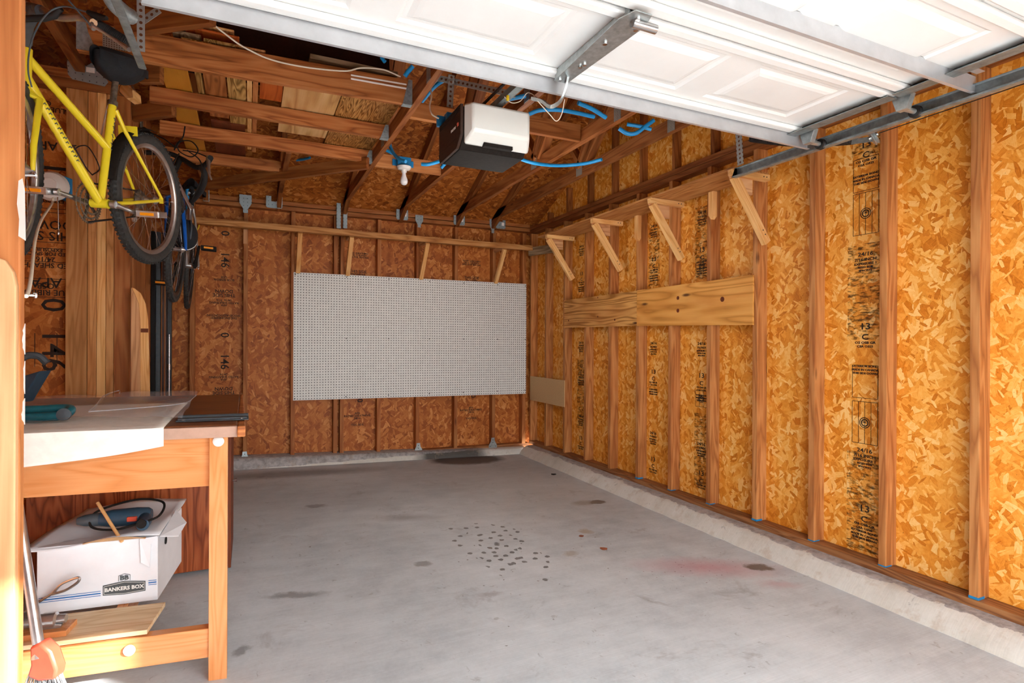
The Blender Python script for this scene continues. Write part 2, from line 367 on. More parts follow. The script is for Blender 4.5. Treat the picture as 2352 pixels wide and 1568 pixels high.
# concrete floor with stains (all positions in metres on the slab)
def concrete(name, a, b, c, stains=(), spots=None, extra=1.):
    s = NT(name); P = s.node('ShaderNodeNewGeometry').outputs['Position']
    n1 = s.noise(P, 1.1, 5, .6); n2 = s.noise(P, 7, 6, .65); n3 = s.noise(P, 60, 3, .7)
    n4 = s.noise(s.map(P, (1, 4, 1), (0, 0, .9)), 3.2, 5, .62)
    f = s.math('ADD', s.math('MULTIPLY', n1, .45), s.math('MULTIPLY', n2, .22))
    f = s.math('ADD', f, s.math('MULTIPLY', n3, .13)); f = s.math('ADD', f, s.math('MULTIPLY', n4, .2))
    col = s.ramp(f, [(.34, a), (.5, b), (.66, c)])
    m4 = s.mr(s.noise(P, 3.1, 5, .7, .6), .60, .70, 0, .38); col = s.mix(m4, col, srgb('807a76'))
    m5 = s.mr(s.noise(P, 19, 3, .6, .8), .66, .72, 0, .35); col = s.mix(m5, col, srgb('6e6a68'))
    dn = s.noise(P, 16, 4, .65, 0, 1)
    va = s.node('ShaderNodeVectorMath', operation='MULTIPLY_ADD'); s.link(dn, va.inputs[0]); va.inputs[1].default_value = (.09, .09, 0); s.link(P, va.inputs[2])
    for (x, y, rx, ry, rot, cc, st, soft) in stains:
        sb = s.node('ShaderNodeVectorMath', operation='SUBTRACT'); s.link(va.outputs[0], sb.inputs[0]); sb.inputs[1].default_value = (x+.045, y+.045, 0)
        mp = s.map(sb.outputs[0], (1, 1, 0), (0, 0, rot)); mp = s.map(mp, (1/rx, 1/ry, 0))
        ln = s.node('ShaderNodeVectorMath', operation='LENGTH'); s.link(mp, ln.inputs[0])
        m = s.mr(ln.outputs['Value'], 1-soft, 1+soft*.3, st, 0); col = s.mix(m, col, srgb(cc))
    if spots:
        for (x, y, rx, ry, sc, cc, thr) in spots:
            vo = s.node('ShaderNodeTexVoronoi', voronoi_dimensions='2D'); s.link(s.map(P, (sc, sc, 1)), vo.inputs['Vector']); vo.inputs['Scale'].default_value = 1
            sp = s.node('ShaderNodeSeparateColor'); s.link(vo.outputs['Color'], sp.inputs[0])
            m1 = s.math('LESS_THAN', s.math('ADD', vo.outputs['Distance'], s.math('MULTIPLY', s.noise(P, 70, 1), .25)), thr)
            sb = s.node('ShaderNodeVectorMath', operation='SUBTRACT'); s.link(P, sb.inputs[0]); sb.inputs[1].default_value = (x, y, 0)
            ln = s.node('ShaderNodeVectorMath', operation='LENGTH'); s.link(s.map(sb.outputs[0], (1/rx, 1/ry, 0)), ln.inputs[0])
            dens = s.math('LESS_THAN', ln.outputs['Value'], s.math('ADD', .35, sp.outputs[1]))
            col = s.mix(s.math('MULTIPLY', s.math('MULTIPLY', m1, dens), .75), col, srgb(cc))
    if extra < .5:
        sz = s.node('ShaderNodeSeparateXYZ'); s.link(P, sz.inputs[0])
        top = s.math('GREATER_THAN', s.math('ADD', sz.outputs[2], s.math('MULTIPLY', s.math('SUBTRACT', n2, .5), .035)), extra)
        col = s.mix(s.math('MULTIPLY', top, .8), col, s.ramp(s.noise(P, 24, 4, .7), [(.35, '77706e'), (.6, 'b2acac')]))
        low = s.mr(s.noise(P, 9, 4, .7), .56, .66, 0, .35); col = s.mix(low, col, srgb('b49a80'))
    brush = s.noise(s.map(P, (2, 90, 1), (0, 0, .35)), 2, 2, .6); col = s.mix(s.mr(brush, .3, .7, 0, .16), col, srgb('8c8c8e'))
    s.bump(n3, .12, .002)
    return s.done(col, .62, spec=.3)
ST = [(2.11, 5.62, .42, .26, 0, '1e1610', .93, .22), (.35, 5.45, .95, .16, .02, '4a3e3e', .5, .6), (2.37, 2.42, .40, .13, .5, 'c0727e', .6, .9),
      (2.55, 2.1, .12, .05, .5, 'c88a92', .4, .9), (2.643, 2.299, .085, .055, .6, '6c5c4c', .9, .3), (2.52, 3.765, .085, .06, 0, '5c4a3a', .85, .3),
      (2.40, 3.78, .12, .07, 0, '8a7458', .5, .5), (.21, 2.95, .16, .035, .25, '6e6c6c', .6, .5), (-.02, 2.53, .035, .05, .4, '68686a', .6, .4),
      (.89, 3.08, .05, .045, 0, '72706e', .6, .3), (.45, 4.37, .08, .05, .1, '6a5c5c', .6, .4), (2.0, 5.1, 1.2, .6, 0, '8f8078', .45, .9), (.6, 4.6, 1.3, .5, 0, '86807e', .3, .9),
      (2.2, 4.1, .9, .8, 0, '9a8c7c', .35, .9), (1.0, 3.9, .25, .08, .3, '787474', .4, .8), (1.1, 2.6, .07, .03, .3, '8a8080', .45, .5), (1.75, 2.9, .06, .04, 0, '98866c', .5, .5), (2.05, 3.2, .05, .05, 0, 'a08a68', .6, .4)]
M_FLOOR = concrete('slab_concrete', 'a9b2b8', 'c8d0d4', 'dde4e8', ST, [(1.40, 3.18, .22, .46, 14, '544c46', .34), (2.3, 2.45, .4, .2, 21, '7a4c50', .17), (1.3, 3.0, .9, .9, 7, '77716e', .13)])
M_CURB = concrete('curb_concrete', 'beb8aa', 'd6d2c8', 'e4e2dc', [(2.0, 5.7, .42, .3, 0, '2a2018', .9, .3)], None, .0855)
M_DRIVE = concrete('driveway_concrete', 'c4c2be', 'd0cecb', 'd8d6d2')

# ------------------------------------------------------------------ the setting
XR, XO = 2.974, 3.063          # inner stud face / sheathing of the side wall
YB, YO = 5.865, 5.955          # inner stud face / sheathing of the rear wall
YF = -.35
def fz(x, y):
    t = min(1, max(0, (y-1)/4.5)); t = t*t*(3-2*t); return .031*max(0, 2.8-x)*t if x > -.6 else .031*3.4*t
g = MB(); g.grid(lambda u, v: (-2.1+u*5.0, YF+v*(YB-YF), fz(-2.1+u*5.0, YF+v*(YB-YF))), 25, 30)
struct(g.build('floor', M_FLOOR, smooth=True, rc=False))
g = MB(); g.span((-9, -14, -.1), (12, YF, -.012)); struct(g.build('ground', M_DRIVE))
def rz(Y): return 1.285+1.475+.43*(5.6-max(Y, 2.7)) if Y >= 2.7 else 1.285+1.475+.43*2.9-.43*(2.7-Y)   # roof underside
# roof
g = MB()
for (y0, y1) in ((2.7, 6.35), (2.7, -.8)):
    a, b = rz(y0), (1.285+1.475+.43*(5.6-y1) if y1 > 3 else 1.285+1.475+.43*2.9-.43*(2.7-y1))
    L = math.hypot(y1-y0, a-b); n = V((0, (a-b) if y1 > y0 else -(a-b), abs(y1-y0))).normalized()*.015
    vs = [V((-2.3, y0, a)), V((3.08, y0, a)), V((3.08, y1, b)), V((-2.3, y1, b))]
    g.add(vs+[v+n for v in vs], [(0, 1, 2, 3), (4, 7, 6, 5), (0, 4, 5, 1), (1, 5, 6, 2), (2, 6, 7, 3), (3, 7, 4, 0)],
          [(0, 0, 0), (5.4, 0, 0), (5.4, L, 0), (0, L, 0)]*2)
struct(g.build('ceiling', M_OSBC))
def wallpoly(name, pts, mat, t, nrm, uax):
    "vertical wall from a list of (along, z) points"
    g = MB(); n = V(nrm); N = len(pts)
    base = [uax(u, z) for u, z in pts]
    g.add(base+[p+n*t for p in base], [tuple(range(N)), tuple(range(N, 2*N))[::-1]]+[(i, N+i, N+(i+1) % N, (i+1) % N) for i in range(N)], [(u, z, 0) for u, z in pts]*2)
    return struct(g.build(name, mat))
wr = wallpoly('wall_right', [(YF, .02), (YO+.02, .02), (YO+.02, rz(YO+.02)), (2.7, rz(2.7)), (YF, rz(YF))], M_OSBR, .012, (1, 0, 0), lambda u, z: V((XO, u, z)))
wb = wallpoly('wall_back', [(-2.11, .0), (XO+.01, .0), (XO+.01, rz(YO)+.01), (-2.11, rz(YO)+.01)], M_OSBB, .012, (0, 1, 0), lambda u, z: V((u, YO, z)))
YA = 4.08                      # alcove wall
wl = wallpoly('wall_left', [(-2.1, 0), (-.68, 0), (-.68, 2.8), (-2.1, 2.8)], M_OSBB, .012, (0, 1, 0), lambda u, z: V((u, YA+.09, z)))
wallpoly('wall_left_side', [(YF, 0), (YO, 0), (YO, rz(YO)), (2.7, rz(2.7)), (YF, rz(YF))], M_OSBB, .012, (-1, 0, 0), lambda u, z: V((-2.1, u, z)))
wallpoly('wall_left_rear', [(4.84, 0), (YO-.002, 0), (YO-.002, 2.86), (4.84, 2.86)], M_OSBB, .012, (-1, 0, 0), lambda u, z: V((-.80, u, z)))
# front wall round the open doorway, unseen; header lowered to trim the sun
for a, b in (((-2.12, YF-.1, 0), (-.36, YF, rz(YF)-.02)), ((2.5, YF-.1, 0), (3.07, YF, rz(YF)-.02)), ((-.36, YF-.1, 2.0), (2.5, YF, rz(YF)-.02))):
    g = MB(); g.span(a, b); struct(g.build('wall_front', M_OSBB))
# concrete stem curb (sloping inner face, slightly irregular)
def curb(name, along, n, length0, length1, prof):
    g = MB(); N = len(prof)
    vs, fs = [], []
    for i in range(n+1):
        u = length0+(length1-length0)*i/n
        for k, (d, z) in enumerate(prof):
            j = (random.random()-.5)*.010 if 0 < k < N-1 else 0
            vs.append(along(u, d+j, z+(j*.3)))
    for i in range(n):
        for k in range(N-1): a = i*N+k; fs.append((a, a+N, a+N+1, a+1))
    g.add(vs, fs); return struct(g.build(name, M_CURB, smooth=True))
curb('trim_1', lambda u, d, z: V((XR-d, u, z+fz(XR-d, u)*.3)), 60, YF, YB-.1, [(.20, -.02), (.185, .004), (.165, .03), (.145, .045), (.12, .07), (.095, .086), (.07, .090), (-.1, .090)])
curb('trim_2', lambda u, d, z: V((u, YB-d, z+fz(u, YB-d)-(0.02 if z > .05 else 0)+(.035*max(0, (2.9-u)/3) if z > .05 else .02*max(0, (2.9-u)/3)))), 40, -.85, XR-.08, [(.125, -.03), (.115, .004), (.10, .05), (.085, .075), (.07, .082), (-.1, .085)])
# plates
g = MB(); g.span((XR-.005, YF, .088), (XO, YB, .126)); struct(g.build('trim_3', M_PLATE, bevel=.003))
g = MB(); g.beam((-.85, YB+.045, .125), (XR, YB+.045, .078), .09, .038, (0, 0, 1)); struct(g.build('trim_4', M_PLATE, bevel=.003))
g = MB(); g.span((XR, YF, 2.538), (XO, YB+.09, 2.576)); struct(g.build('trim_5', M_TRUSS, bevel=.003))
g = MB(); g.span((XR-.002, YF, 2.578), (XO, YB+.09, 2.618)); struct(g.build('trim_6', M_TRUSS, bevel=.003))
g = MB(); g.beam((-.85, YB+.045, 2.553), (XR, YB+.045, 2.583), .09, .040); struct(g.build('trim_7', M_STUDB, bevel=.003))
g = MB(); g.beam((-.85, YB+.047, 2.600), (XR, YB+.047, 2.630), .09, .040); struct(g.build('trim_8', M_STUDB, bevel=.003))
g = MB(); g.span((-2.1, YA, 2.757), (-.655, YA+.088, 2.811)); struct(g.build('trim_9', M_TRUSS, bevel=.003))
g = MB(); g.span((-2.1, YA-.002, 2.813), (-.655, YA+.088, 2.865)); struct(g.build('trim_10', M_TRUSS, bevel=.003))

# ------------------------------------------------------------------ studs
ORD = ['first', 'second', 'third', 'fourth', 'fifth', 'sixth', 'seventh', 'eighth', 'ninth', 'tenth', 'eleventh', 'twelfth', 'thirteenth', 'fourteenth', 'fifteenth']
ys = [1.395+.4064*i for i in range(-1, 11)]+[5.83]
ns = len(ys); first = None
for i, y in enumerate(ys):
    k = ns-1-i
    lab = f'rough wooden wall stud on the bright side wall, {ORD[k]} counting from the rear corner'
    if first is None:
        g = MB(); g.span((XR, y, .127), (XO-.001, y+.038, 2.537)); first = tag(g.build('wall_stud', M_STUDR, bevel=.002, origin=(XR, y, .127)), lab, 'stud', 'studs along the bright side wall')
    else:
        o = first.copy(); C.objects.link(o); o.location.y = y; o['label'] = lab
for i, y in enumerate(ys[1:8]):
    k = ns-2-i; g = MB(); g.span((XR-.0008, y-.0006, .127), (XR+.05, y+.0386, .127+(.006 if i % 3 else .012)))
    tag(g.build('paint_mark', M_BLUEB, origin=(XR, y, .127)), f'blue paint line at the foot of the {ORD[k]} side wall stud from the rear corner', 'paint mark', 'blue paint at the stud feet')
bs = [(-.47, .038), (-.031, .038), (.388, .038), (.788, .038), (.852, .038), (1.223, .038), (1.635, .038), (2.067, .038), (2.521, .038), (2.902, .045)]
first = None
for i, (x, w) in enumerate(bs):
    lab = f'brown wooden stud of the rear wall, {ORD[len(bs)-1-i]} counting from the corner beside the bright wall'
    zb = .144-.0145*(x+.85)+.002
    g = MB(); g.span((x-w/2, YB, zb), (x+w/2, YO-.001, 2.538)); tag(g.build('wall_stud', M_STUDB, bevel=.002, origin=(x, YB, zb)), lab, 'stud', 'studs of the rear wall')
# gable studs above the side plate
first = None
for i, y in enumerate(ys):
    if y < 1.2: continue
    top = rz(y+.02)-.1; lab = f'short gable stud above the side wall plate, {ORD[ns-1-i]} counting from the rear corner'
    if top < 2.7: top = 2.72
    g = MB(); g.span((XR+.03, y, 2.619), (XO-.001, y+.038, top)); tag(g.build('gable_stud', M_TRUSS, origin=(XR, y, 2.62)), lab, 'stud', 'gable studs above the side wall')

# ------------------------------------------------------------------ alcove on the left: stud pack
lz, uz = .01, 2.756
pack = [(-.973, -.871, M_BLOND, 'widest board of the upright pack of lumber, beside the stamped panel'),
        (-.869, -.825, M_BLOND, 'narrow upright stud in the lumber pack, next to the widest board'),
        (-.823, -.780, M_PINE, 'pale narrow upright stud in the middle of the lumber pack'),
        (-.778, -.740, M_BLOND, 'narrow upright stud of the lumber pack, next after the pale one'),
        (-.738, -.657, M_STUDB, 'darker upright stud at the corner edge of the lumber pack')]
for i, (a, b, m, lab) in enumerate(pack):
    g = MB(); g.span((a, YA+.004*(i % 2), lz), (b, YA+.088, uz)); tag(g.build('upright_stud', m, bevel=.0025, origin=(a, YA, lz)), lab, 'stud', 'upright pack of lumber in the alcove')
for i, (a, b, m, lab) in enumerate([(YA+.09, 4.44, M_STUDB, 'brown upright board just round the corner of the lumber pack'), (4.442, 4.62, M_STUDB, 'brown upright board in the middle of the alcove return'), (4.622, 4.84, M_STUDB, 'brown upright board at the dark end of the alcove return')]):
    g = MB(); g.span((-.695, a, lz), (-.655-.003*(i % 2), b, 2.86)); tag(g.build('upright_board', m, bevel=.0025, origin=(-.67, a, lz)), lab, 'board', 'upright boards of the alcove return')
g = MB(); g.span((-.80, 4.841, 0), (-.695, 4.86, 2.86)); struct(g.build('wall_left_return', M_OSBB))
# a curved-top offcut leaning there
tp_ = sY(303, 660, 4.03); hgt = tp_.z-.01
W = .105
t = thing('rounded_offcut', 'pale board with a rounded top corner leaning against the lumber pack', 'board', (tp_.x, 4.03, .01))
g = MB(); g.prism([(0, 0), (W*1.1, 0), (W*.85, hgt*.70), (W*.78, hgt*.88), (W*.66, hgt*.94), (W*.42, hgt*.98), (W*.1, hgt*.998), (0, hgt)], (0, .01, 0), (1, 0, 0), (0, 0, 1), .02); g.build('face', M_PINE, t, bevel=.002)
g = MB(); g.prism([(0, 0), (W*.48, 0), (W*.42, hgt*.88), (W*.34, hgt*.94), (W*.16, hgt*.975), (0, hgt*.999)], (-.0, -.016, 0), (1, 0, 0), (0, 0, 1), .026); g.build('edge_strip', M_POSTL, t, bevel=.002)
g = MB(); g.span((W*.44, -.004, hgt*.83), (W*.80, .0, hgt*.845)); g.build('notch', M_DARKB, t)

# dark bronze panels standing in the rear corner
for i, (xa, xb, m, lab) in enumerate([(345, 356, M_BLACK, 'narrow black frame bar standing in the dark rear corner beside the bikes'), (356, 367, M_GREYP, 'slim grey aluminium channel standing in the dark rear corner'), (367, 381, M_BRONZE, 'wide dark bronze panel standing in the rear corner'), (381, 392, M_DARKM, 'black metal slide rail standing beside the bronze panel')]):
    a, b = sY(xa, 900, 5.45), sY(xb, 900, 5.45)
    t = thing('door_panel' if i == 2 else 'frame_bar', lab, 'panel' if i == 2 else 'bar', (a.x, 5.45, .13))
    w = b.x-a.x
    g = MB(); g.span((0, .02*i, 0), (w-.002, .02*i+.04, 2.05)); g.build('body', m, t, bevel=.003)
    if i == 2:
        g = MB(); g.span((.004, .036, 0), (.009, .044, 2.04)); g.span((w-.016, .030, 0), (w-.010, .042, 2.04)); g.build('edge_seal', M_STUDB, t)
    if i == 3:
        g = MB(); g.cyl((w/2, .05, .5), (w/2, .05, 1.2), .006, 10); g.cyl((w/2, .05, .9), (w/2, .05, .95), .011, 10); g.build('slide_rod', M_STEEL, t, smooth=True)

# ------------------------------------------------------------------ roof trusses
def raf(Y): return 1.285+1.372+.43*(5.6-Y)           # underside of rafters
def truss(X, y_end, lab, web=True, front=-.2):
    t = thing('roof_truss', lab, 'truss', (X, y_end, 2.645), 'roof trusses across the garage')
    def L(x, y, z): return V((x, y-y_end, z-2.645))
    w = .038; x0 = 0
    g = MB(); g.beam(L(x0, y_end, 2.69), L(x0, front, 2.69), w, .089); g.build('bottom_chord', M_TRUSS, t, bevel=.002)
    z1 = raf(2.7)
    sy = min(y_end+.05, 5.9)
    g = MB(); g.beam(L(x0, sy, raf(sy)+.045), L(x0, 2.7, z1+.045), w, .089, (0, 0, 1)); g.build('rafter', M_TRUSS, t)
    g = MB(); g.beam(L(x0, 2.7, z1+.045), L(x0, -.2, z1-.43*2.9+.045), w, .089); g.build('rafter', M_TRUSS, t)
    if web:
        for (a, b) in (((4.0, 2.72), (3.45, raf(3.45))), ((3.95, 2.72), (4.35, raf(4.35))), ((3.9, 2.72), (2.75, raf(2.75)))):
            g = MB(); g.beam(L(x0, a[0], a[1]), L(x0, b[0], b[1]+.02), w*.95, .07, (1, 0, 0)); g.build('web', M_TRUSS, t)
        g = MB()
        for yy in (3.98,): g.box(L(w/2+.001, yy, 2.70), (.002, .09, .085)) ; g.box(L(-w/2-.001, yy, 2.70), (.002, .09, .085))
        g.l = [V((v.y, v.z, 0)) for v in g.v]
        g.build('nail_plate', M_TRPL, t)
        g = MB(); g.box(L(-w/2-.001, 2.86, 2.69), (.002, .07, .085)); g.box(L(w/2+.001, 2.86, 2.69), (.002, .07, .085)); g.l = [V((v.y, v.z, 0)) for v in g.v]; g.build('nail_plate', M_TRPL, t)
    return t
TX = [(-.36, 'roof truss over the second bike, nearest the alcove corner'), (.257, 'roof truss carrying the short end of the rearmost ceiling joist'),
      (.868, 'roof truss that carries the hangers of the ceiling joists'), (1.445, 'roof truss just behind the garage door opener'),
      (2.068, 'roof truss second from the bright side wall, crossed by blue conduit'), (2.49, 'roof truss nearest the bright side wall')]
for X, lab in TX: truss(X, 5.90, lab, web=X > .5, front={-.36: 4.99, .257: 4.41}.get(X, -.2))
g = MB(); g.beam((-.905, YA+.06, 2.905), (-.905, .6, 2.905), .046, .10); tag(g.build('ceiling_joist', M_TRUSS, bevel=.002, origin=(-.905, YA, 2.9)), 'ceiling joist above the yellow bike, resting on the alcove wall', 'joist')
g = MB(); g.beam((-.905, YA+.06, raf(YA+.06)+.045), (-.905, 2.7, raf(2.7)+.045), .038, .089); tag(g.build('rafter', M_TRUSS, bevel=.002, origin=(-.905, YA, 3)), 'lone rafter over the alcove above the yellow bike', 'rafter')
# hangers of the trusses on the rear plate
def hanger(px, py, kind, lab, wd=.11, ht=.13, off=0):
    p = sY(px, py, YB-.03); t = thing('truss_hanger', lab, 'metal bracket', p, 'zinc truss brackets on the rear wall plate')
    g = MB()
    if kind == 'U':
        g.prism([(-wd/2, -ht/2+.012), (-wd/2+.012, -ht/2), (wd/2-.012, -ht/2), (wd/2, -ht/2+.012), (wd/2, ht*.12), (wd*.2, ht*.12), (wd*.2, -ht*.05), (-wd*.14, -ht*.05), (-wd*.14, ht*.5), (-wd/2, ht*.5)], (0, 0, 0), (1, 0, 0), (0, 0, 1), .003)
    elif kind == 'UU':
        g.prism([(-wd/2, -ht/2+.012), (-wd/2+.012, -ht/2), (wd/2-.012, -ht/2), (wd/2, -ht/2+.012), (wd/2, ht*.4), (wd*.2, ht*.5), (wd*.2, -ht*.12), (-wd*.18, -ht*.12), (-wd*.18, ht*.5), (-wd/2, ht*.5)], (0, 0, 0), (1, 0, 0), (0, 0, 1), .003)
    elif kind == 'T':
        g.prism([(-wd/2, ht/2), (-wd/2, ht*.05), (-wd*.2, -ht*.28), (-wd*.2, -ht/2), (wd*.2, -ht/2), (wd*.2, -ht*.28), (wd/2, ht*.05), (wd/2, ht/2)][::-1], (0, 0, 0), (1, 0, 0), (0, 0, 1), .003)
    elif kind == 'S':
        g.prism([(-wd/2, -ht/2), (wd/2, -ht/2), (wd/2, ht/2), (-wd/2, ht/2)], (0, 0, 0), (1, 0, 0), (0, 0, 1), .003)
    g.l = [V((v.x, v.z, 0)) for v in g.v]
    g.build('plate', M_HGN, t, bevel=.0008)
    if kind in ('U', 'UU'):
        g = MB(); g.span((wd*.1, -.004, -ht*.30), (wd*.36, -.002, -ht*.10)); g.build('sticker', M_PAINTW, t)
    return t
hanger(474, 447, 'S', 'small slanted zinc plate on the rear wall plate, behind the drop handlebar', .05, .12)
hanger(564, 468, 'T', 'wide tapering zinc strap with peeling finish on the rear plate', .105, .17)
hanger(630, 458, 'UU', 'largest square zinc truss hanger on the rear wall plate', .145, .165)
hanger(778, 490, 'S', 'long perforated zinc strap, first of the pair at the truss', .042, .30)
hanger(793, 490, 'S', 'long perforated zinc strap, second of the pair at the truss', .040, .30)
hanger(924, 484, 'U', 'zinc hanger under the truss behind the light bulb', .125, .19)
hanger(963, 508, 'T', 'lone tapering zinc strap between two hangers on the rear plate', .085, .13)
hanger(1055, 497, 'U', 'zinc hanger under the second truss from the side wall', .13, .19)
hanger(1132, 518, 'T', 'small tapering zinc strap beside the last hanger', .08, .17)
hanger(1150, 507, 'U', 'zinc hanger under the last truss near the corner', .12, .18)
# alcove hanger
t = thing('truss_hanger', 'big rounded zinc hanger on the alcove plate behind the saddle', 'metal bracket', sY(198, 152, YA-.01), 'zinc hangers of the alcove')
g = MB(); g.prism([(x*1.2, z*1.2) for x, z in [(-.072, -.055), (-.055, -.075), (.075, -.085), (.09, -.06), (.06, -.0), (.02, .02), (-.0, .0), (-.03, .03), (-.035, .085), (-.065, .085), (-.076, -.0)]], (0, 0, 0), (1, 0, 0), (0, 0, 1), .003); g.l = [V((v.x, v.z, 0)) for v in g.v]; g.build('plate', M_HGN, t)
g = MB(); g.span((.0, -.004, -.035), (.042, -.002, -.005)); g.build('sticker', M_PAINTW, t)
t = thing('truss_hanger', 'zinc hanger on the alcove return, beside the second bike lever', 'metal bracket', sX(325, 285, -.65), 'zinc hangers of the alcove')
g = MB(); g.span((0, -.05, -.06), (.003, .05, .06)); g.l = [V((v.y, v.z, 0)) for v in g.v]; g.build('plate', M_HGN, t, bevel=.001)

# diagonal braces under the roof at 45 degrees
for (a, b, za, zb_, lab) in (((586, 401), (845, 374), 2.63, 2.63, 'long diagonal brace under the trusses with a red paint mark'), ((465, 418), (586, 401), 2.63, 2.63, None),
                       ((305, 262), (400, 250), 2.68, 2.68, 'short diagonal brace beside the honey coloured board, second joist bay'), ((322, 172), (372, 172), 2.66, 2.66, 'short diagonal brace beside the honey board in the nearest joist bay'), ((270, 62), (490, 34), 2.76, 2.72, 'diagonal brace above the nearest joist, by the door track')):
    if lab is None: continue
    A, B = sZ(*a, za), sZ(*b, zb_)
    if 'long' in lab: A = sZ(465, 425, za)
    g = MB(); g.beam(A, B, .038, .089); tag(g.build('diagonal_brace', M_TRUSS, bevel=.002, origin=A), lab, 'brace', 'diagonal braces under the roof')

# ------------------------------------------------------------------ ceiling joists with hangers, lumber above
J = [(3.20, 2.715, .14, -.722, .849, 'nearest and deepest ceiling joist, under the ends of the stored lumber'), (3.80, 2.69, .089, -.52, .849, 'second ceiling joist from the garage door'),
     (4.36, 2.69, .089, -.54, .849, 'third ceiling joist from the garage door'), (4.94, 2.69, .089, -.60, .235, 'short ceiling joist nearest the rear wall with an end knot')]
for i, (y, z, h, xa, xb, lab) in enumerate(J):
    g = MB(); g.beam((xa, y, z-(.034 if i == 0 else 0)), (xb, y, z), .038, h); tag(g.build('ceiling_joist', M_JOIST, bevel=.003, origin=(xa, y, z)), lab, 'joist', 'ceiling joists under the stored lumber')
    if i < 3:
        t = thing('joist_hanger', f'zinc joist hanger at the truss end of the {["nearest", "second", "third"][i]} ceiling joist', 'metal bracket', (xb-.002, y, z), 'joist hangers on the truss')
        g = MB(); g.prism([(-.022, h/2), (-.055, -h/2-.003), (0, -h/2-.003), (0, h/2)][::-1], (0, -.021, 0), (1, 0, 0), (0, 0, 1), .002)
        g.prism([(-.022, h/2), (-.055, -h/2-.003), (0, -h/2-.003), (0, h/2)][::-1], (0, .021, 0), (1, 0, 0), (0, 0, 1), .002); g.build('side_flange', M_HANG, t)
        g = MB(); g.span((-.055, -.022, -h/2-.004), (0, .022, -h/2-.002)); g.build('seat', M_HANG, t)
t = thing('joist_hanger', 'zinc joist hanger at the alcove end of the nearest joist', 'metal bracket', (-.722, 3.178, 2.70), 'joist hangers on the truss')
g = MB(); g.prism([(0, .07), (.03, .07), (.045, .0), (.07, -.06), (.07, -.085), (0, -.085)][::-1], (0, 0, 0), (1, 0, 0), (0, 0, 1), .002); g.build('side_flange', M_HANG, t)
g = MB(); g.box((.15, .0, -.005), (.10, .002, .10)); g.l = [V((v.x, v.z, 0)) for v in g.v]; tpl = g.build('nail_plate', M_TRPL, t)
# lumber lying across the joists (along Y)
LB = [(-.44, -.308, 2.741, .018, 3.05, 5.3, M_HONEY, 'honey coloured shelf board lying across the ceiling joists'),
      (-.275, -.245, 2.742, .035, 3.1, 3.9, M_WOODY, 'thin yellowish slat beside the honey coloured board'),
      (-.235, -.125, 2.742, .035, 3.12, 4.15, M_JOIST, 'fine grained brown plank beside the swirly plank overhead'),
      (-.118, -.022, 2.742, .035, 3.12, 4.22, M_WOODY, 'swirly grained plank lying across the joists'),
      (-.016, .010, 2.742, .03, 3.15, 4.75, M_PINE, 'pale stick lying across the joists, beside the swirly plank'),
      (.014, .042, 2.742, .03, 3.15, 4.80, M_POST, 'orange stick lying beside the pale stick overhead'),
      (.052, .172, 2.742, .018, 3.1, 3.72, M_REDW, 'reddish brown smooth board beside the pale plywood overhead'),
      (.176, .492, 2.742, .018, 3.1, 4.25, M_LPLY, 'large pale plywood sheet lying on the joists'),
      (.497, .84, 2.742, .03, 3.1, 4.55, M_BURL, 'mottled burl patterned board on the joists near the truss'),
      (-.236, -.03, 2.742, .018, 4.25, 5.2, M_DARKB, 'dark red brown board across the rear joists')]
for i, (a, b, z, th, y0, y1, m, lab) in enumerate(LB):
    zz = z+.0
    if i in (9,): zz = 2.7425
    y0 = max(y0, 3.223); g = MB(); g.beam(((a+b)/2, y0, zz+th/2), ((a+b)/2, y1, zz+th/2), b-a, th); tag(g.build('stored_board', m, bevel=.0015, origin=((a+b)/2, y0, zz)), lab, 'board', 'lumber stored on the ceiling joists')
# ends stacked on the nearest joist: px rectangles of the ends at y=3.16
EN = [((343, 78), (410, 104), M_PINE, 'short pale block end on the nearest joist, first from the track', 0), ((395, 66), (462, 88), M_GREYW, 'weathered grey board end high in the overhead stack', 2),
      ((415, 84), (486, 106), M_WOODY, 'thick yellow plank end with rounded edges on the nearest joist', 1), ((467, 86), (540, 108), M_WOODY, 'yellow green plank end beside the thick yellow plank', 2),
      ((493, 108), (545, 124), M_GREYW, 'short grey block end under the yellow green plank', 0), ((545, 112), (557, 130), M_PINE, 'tiny pale square stick end beside the grey block', 0), ((558, 114), (568, 132), M_PINE, 'second tiny square stick end, next to the tiny pale one', 0),
      ((424, 66), (550, 80), M_REDW, 'bright orange thin board on top of the overhead stack', 3), ((470, 58), (538, 70), M_PINE, 'pale thin board above the bright orange one', 4),
      ((540, 104), (610, 118), M_PINE, 'light brown board behind the white cord on the stack', 3)]
for (a, b, m, lab, lift) in EN:
    Y0 = 3.185+.02*lift; A, B = sY(a[0], a[1], Y0), sY(b[0], b[1], Y0); A2 = sY(a[0], b[1], Y0)
    g = MB(); dy = .17
    slope = (sY(b[0], b[1]+3, Y0).z-A2.z)/(B.x-A.x)*.3
    g.beam(((A.x+B.x)/2, Y0, (A.z+B.z)/2), ((A.x+B.x)/2, Y0+dy, (A.z+B.z)/2+.01), B.x-A.x, max(.012, (A.z-B.z)), (0, 0, 1))
    tag(g.build('stored_offcut', m, bevel=.004, origin=(A.x, Y0, A.z)), lab, 'board', 'lumber ends on the nearest ceiling joist')
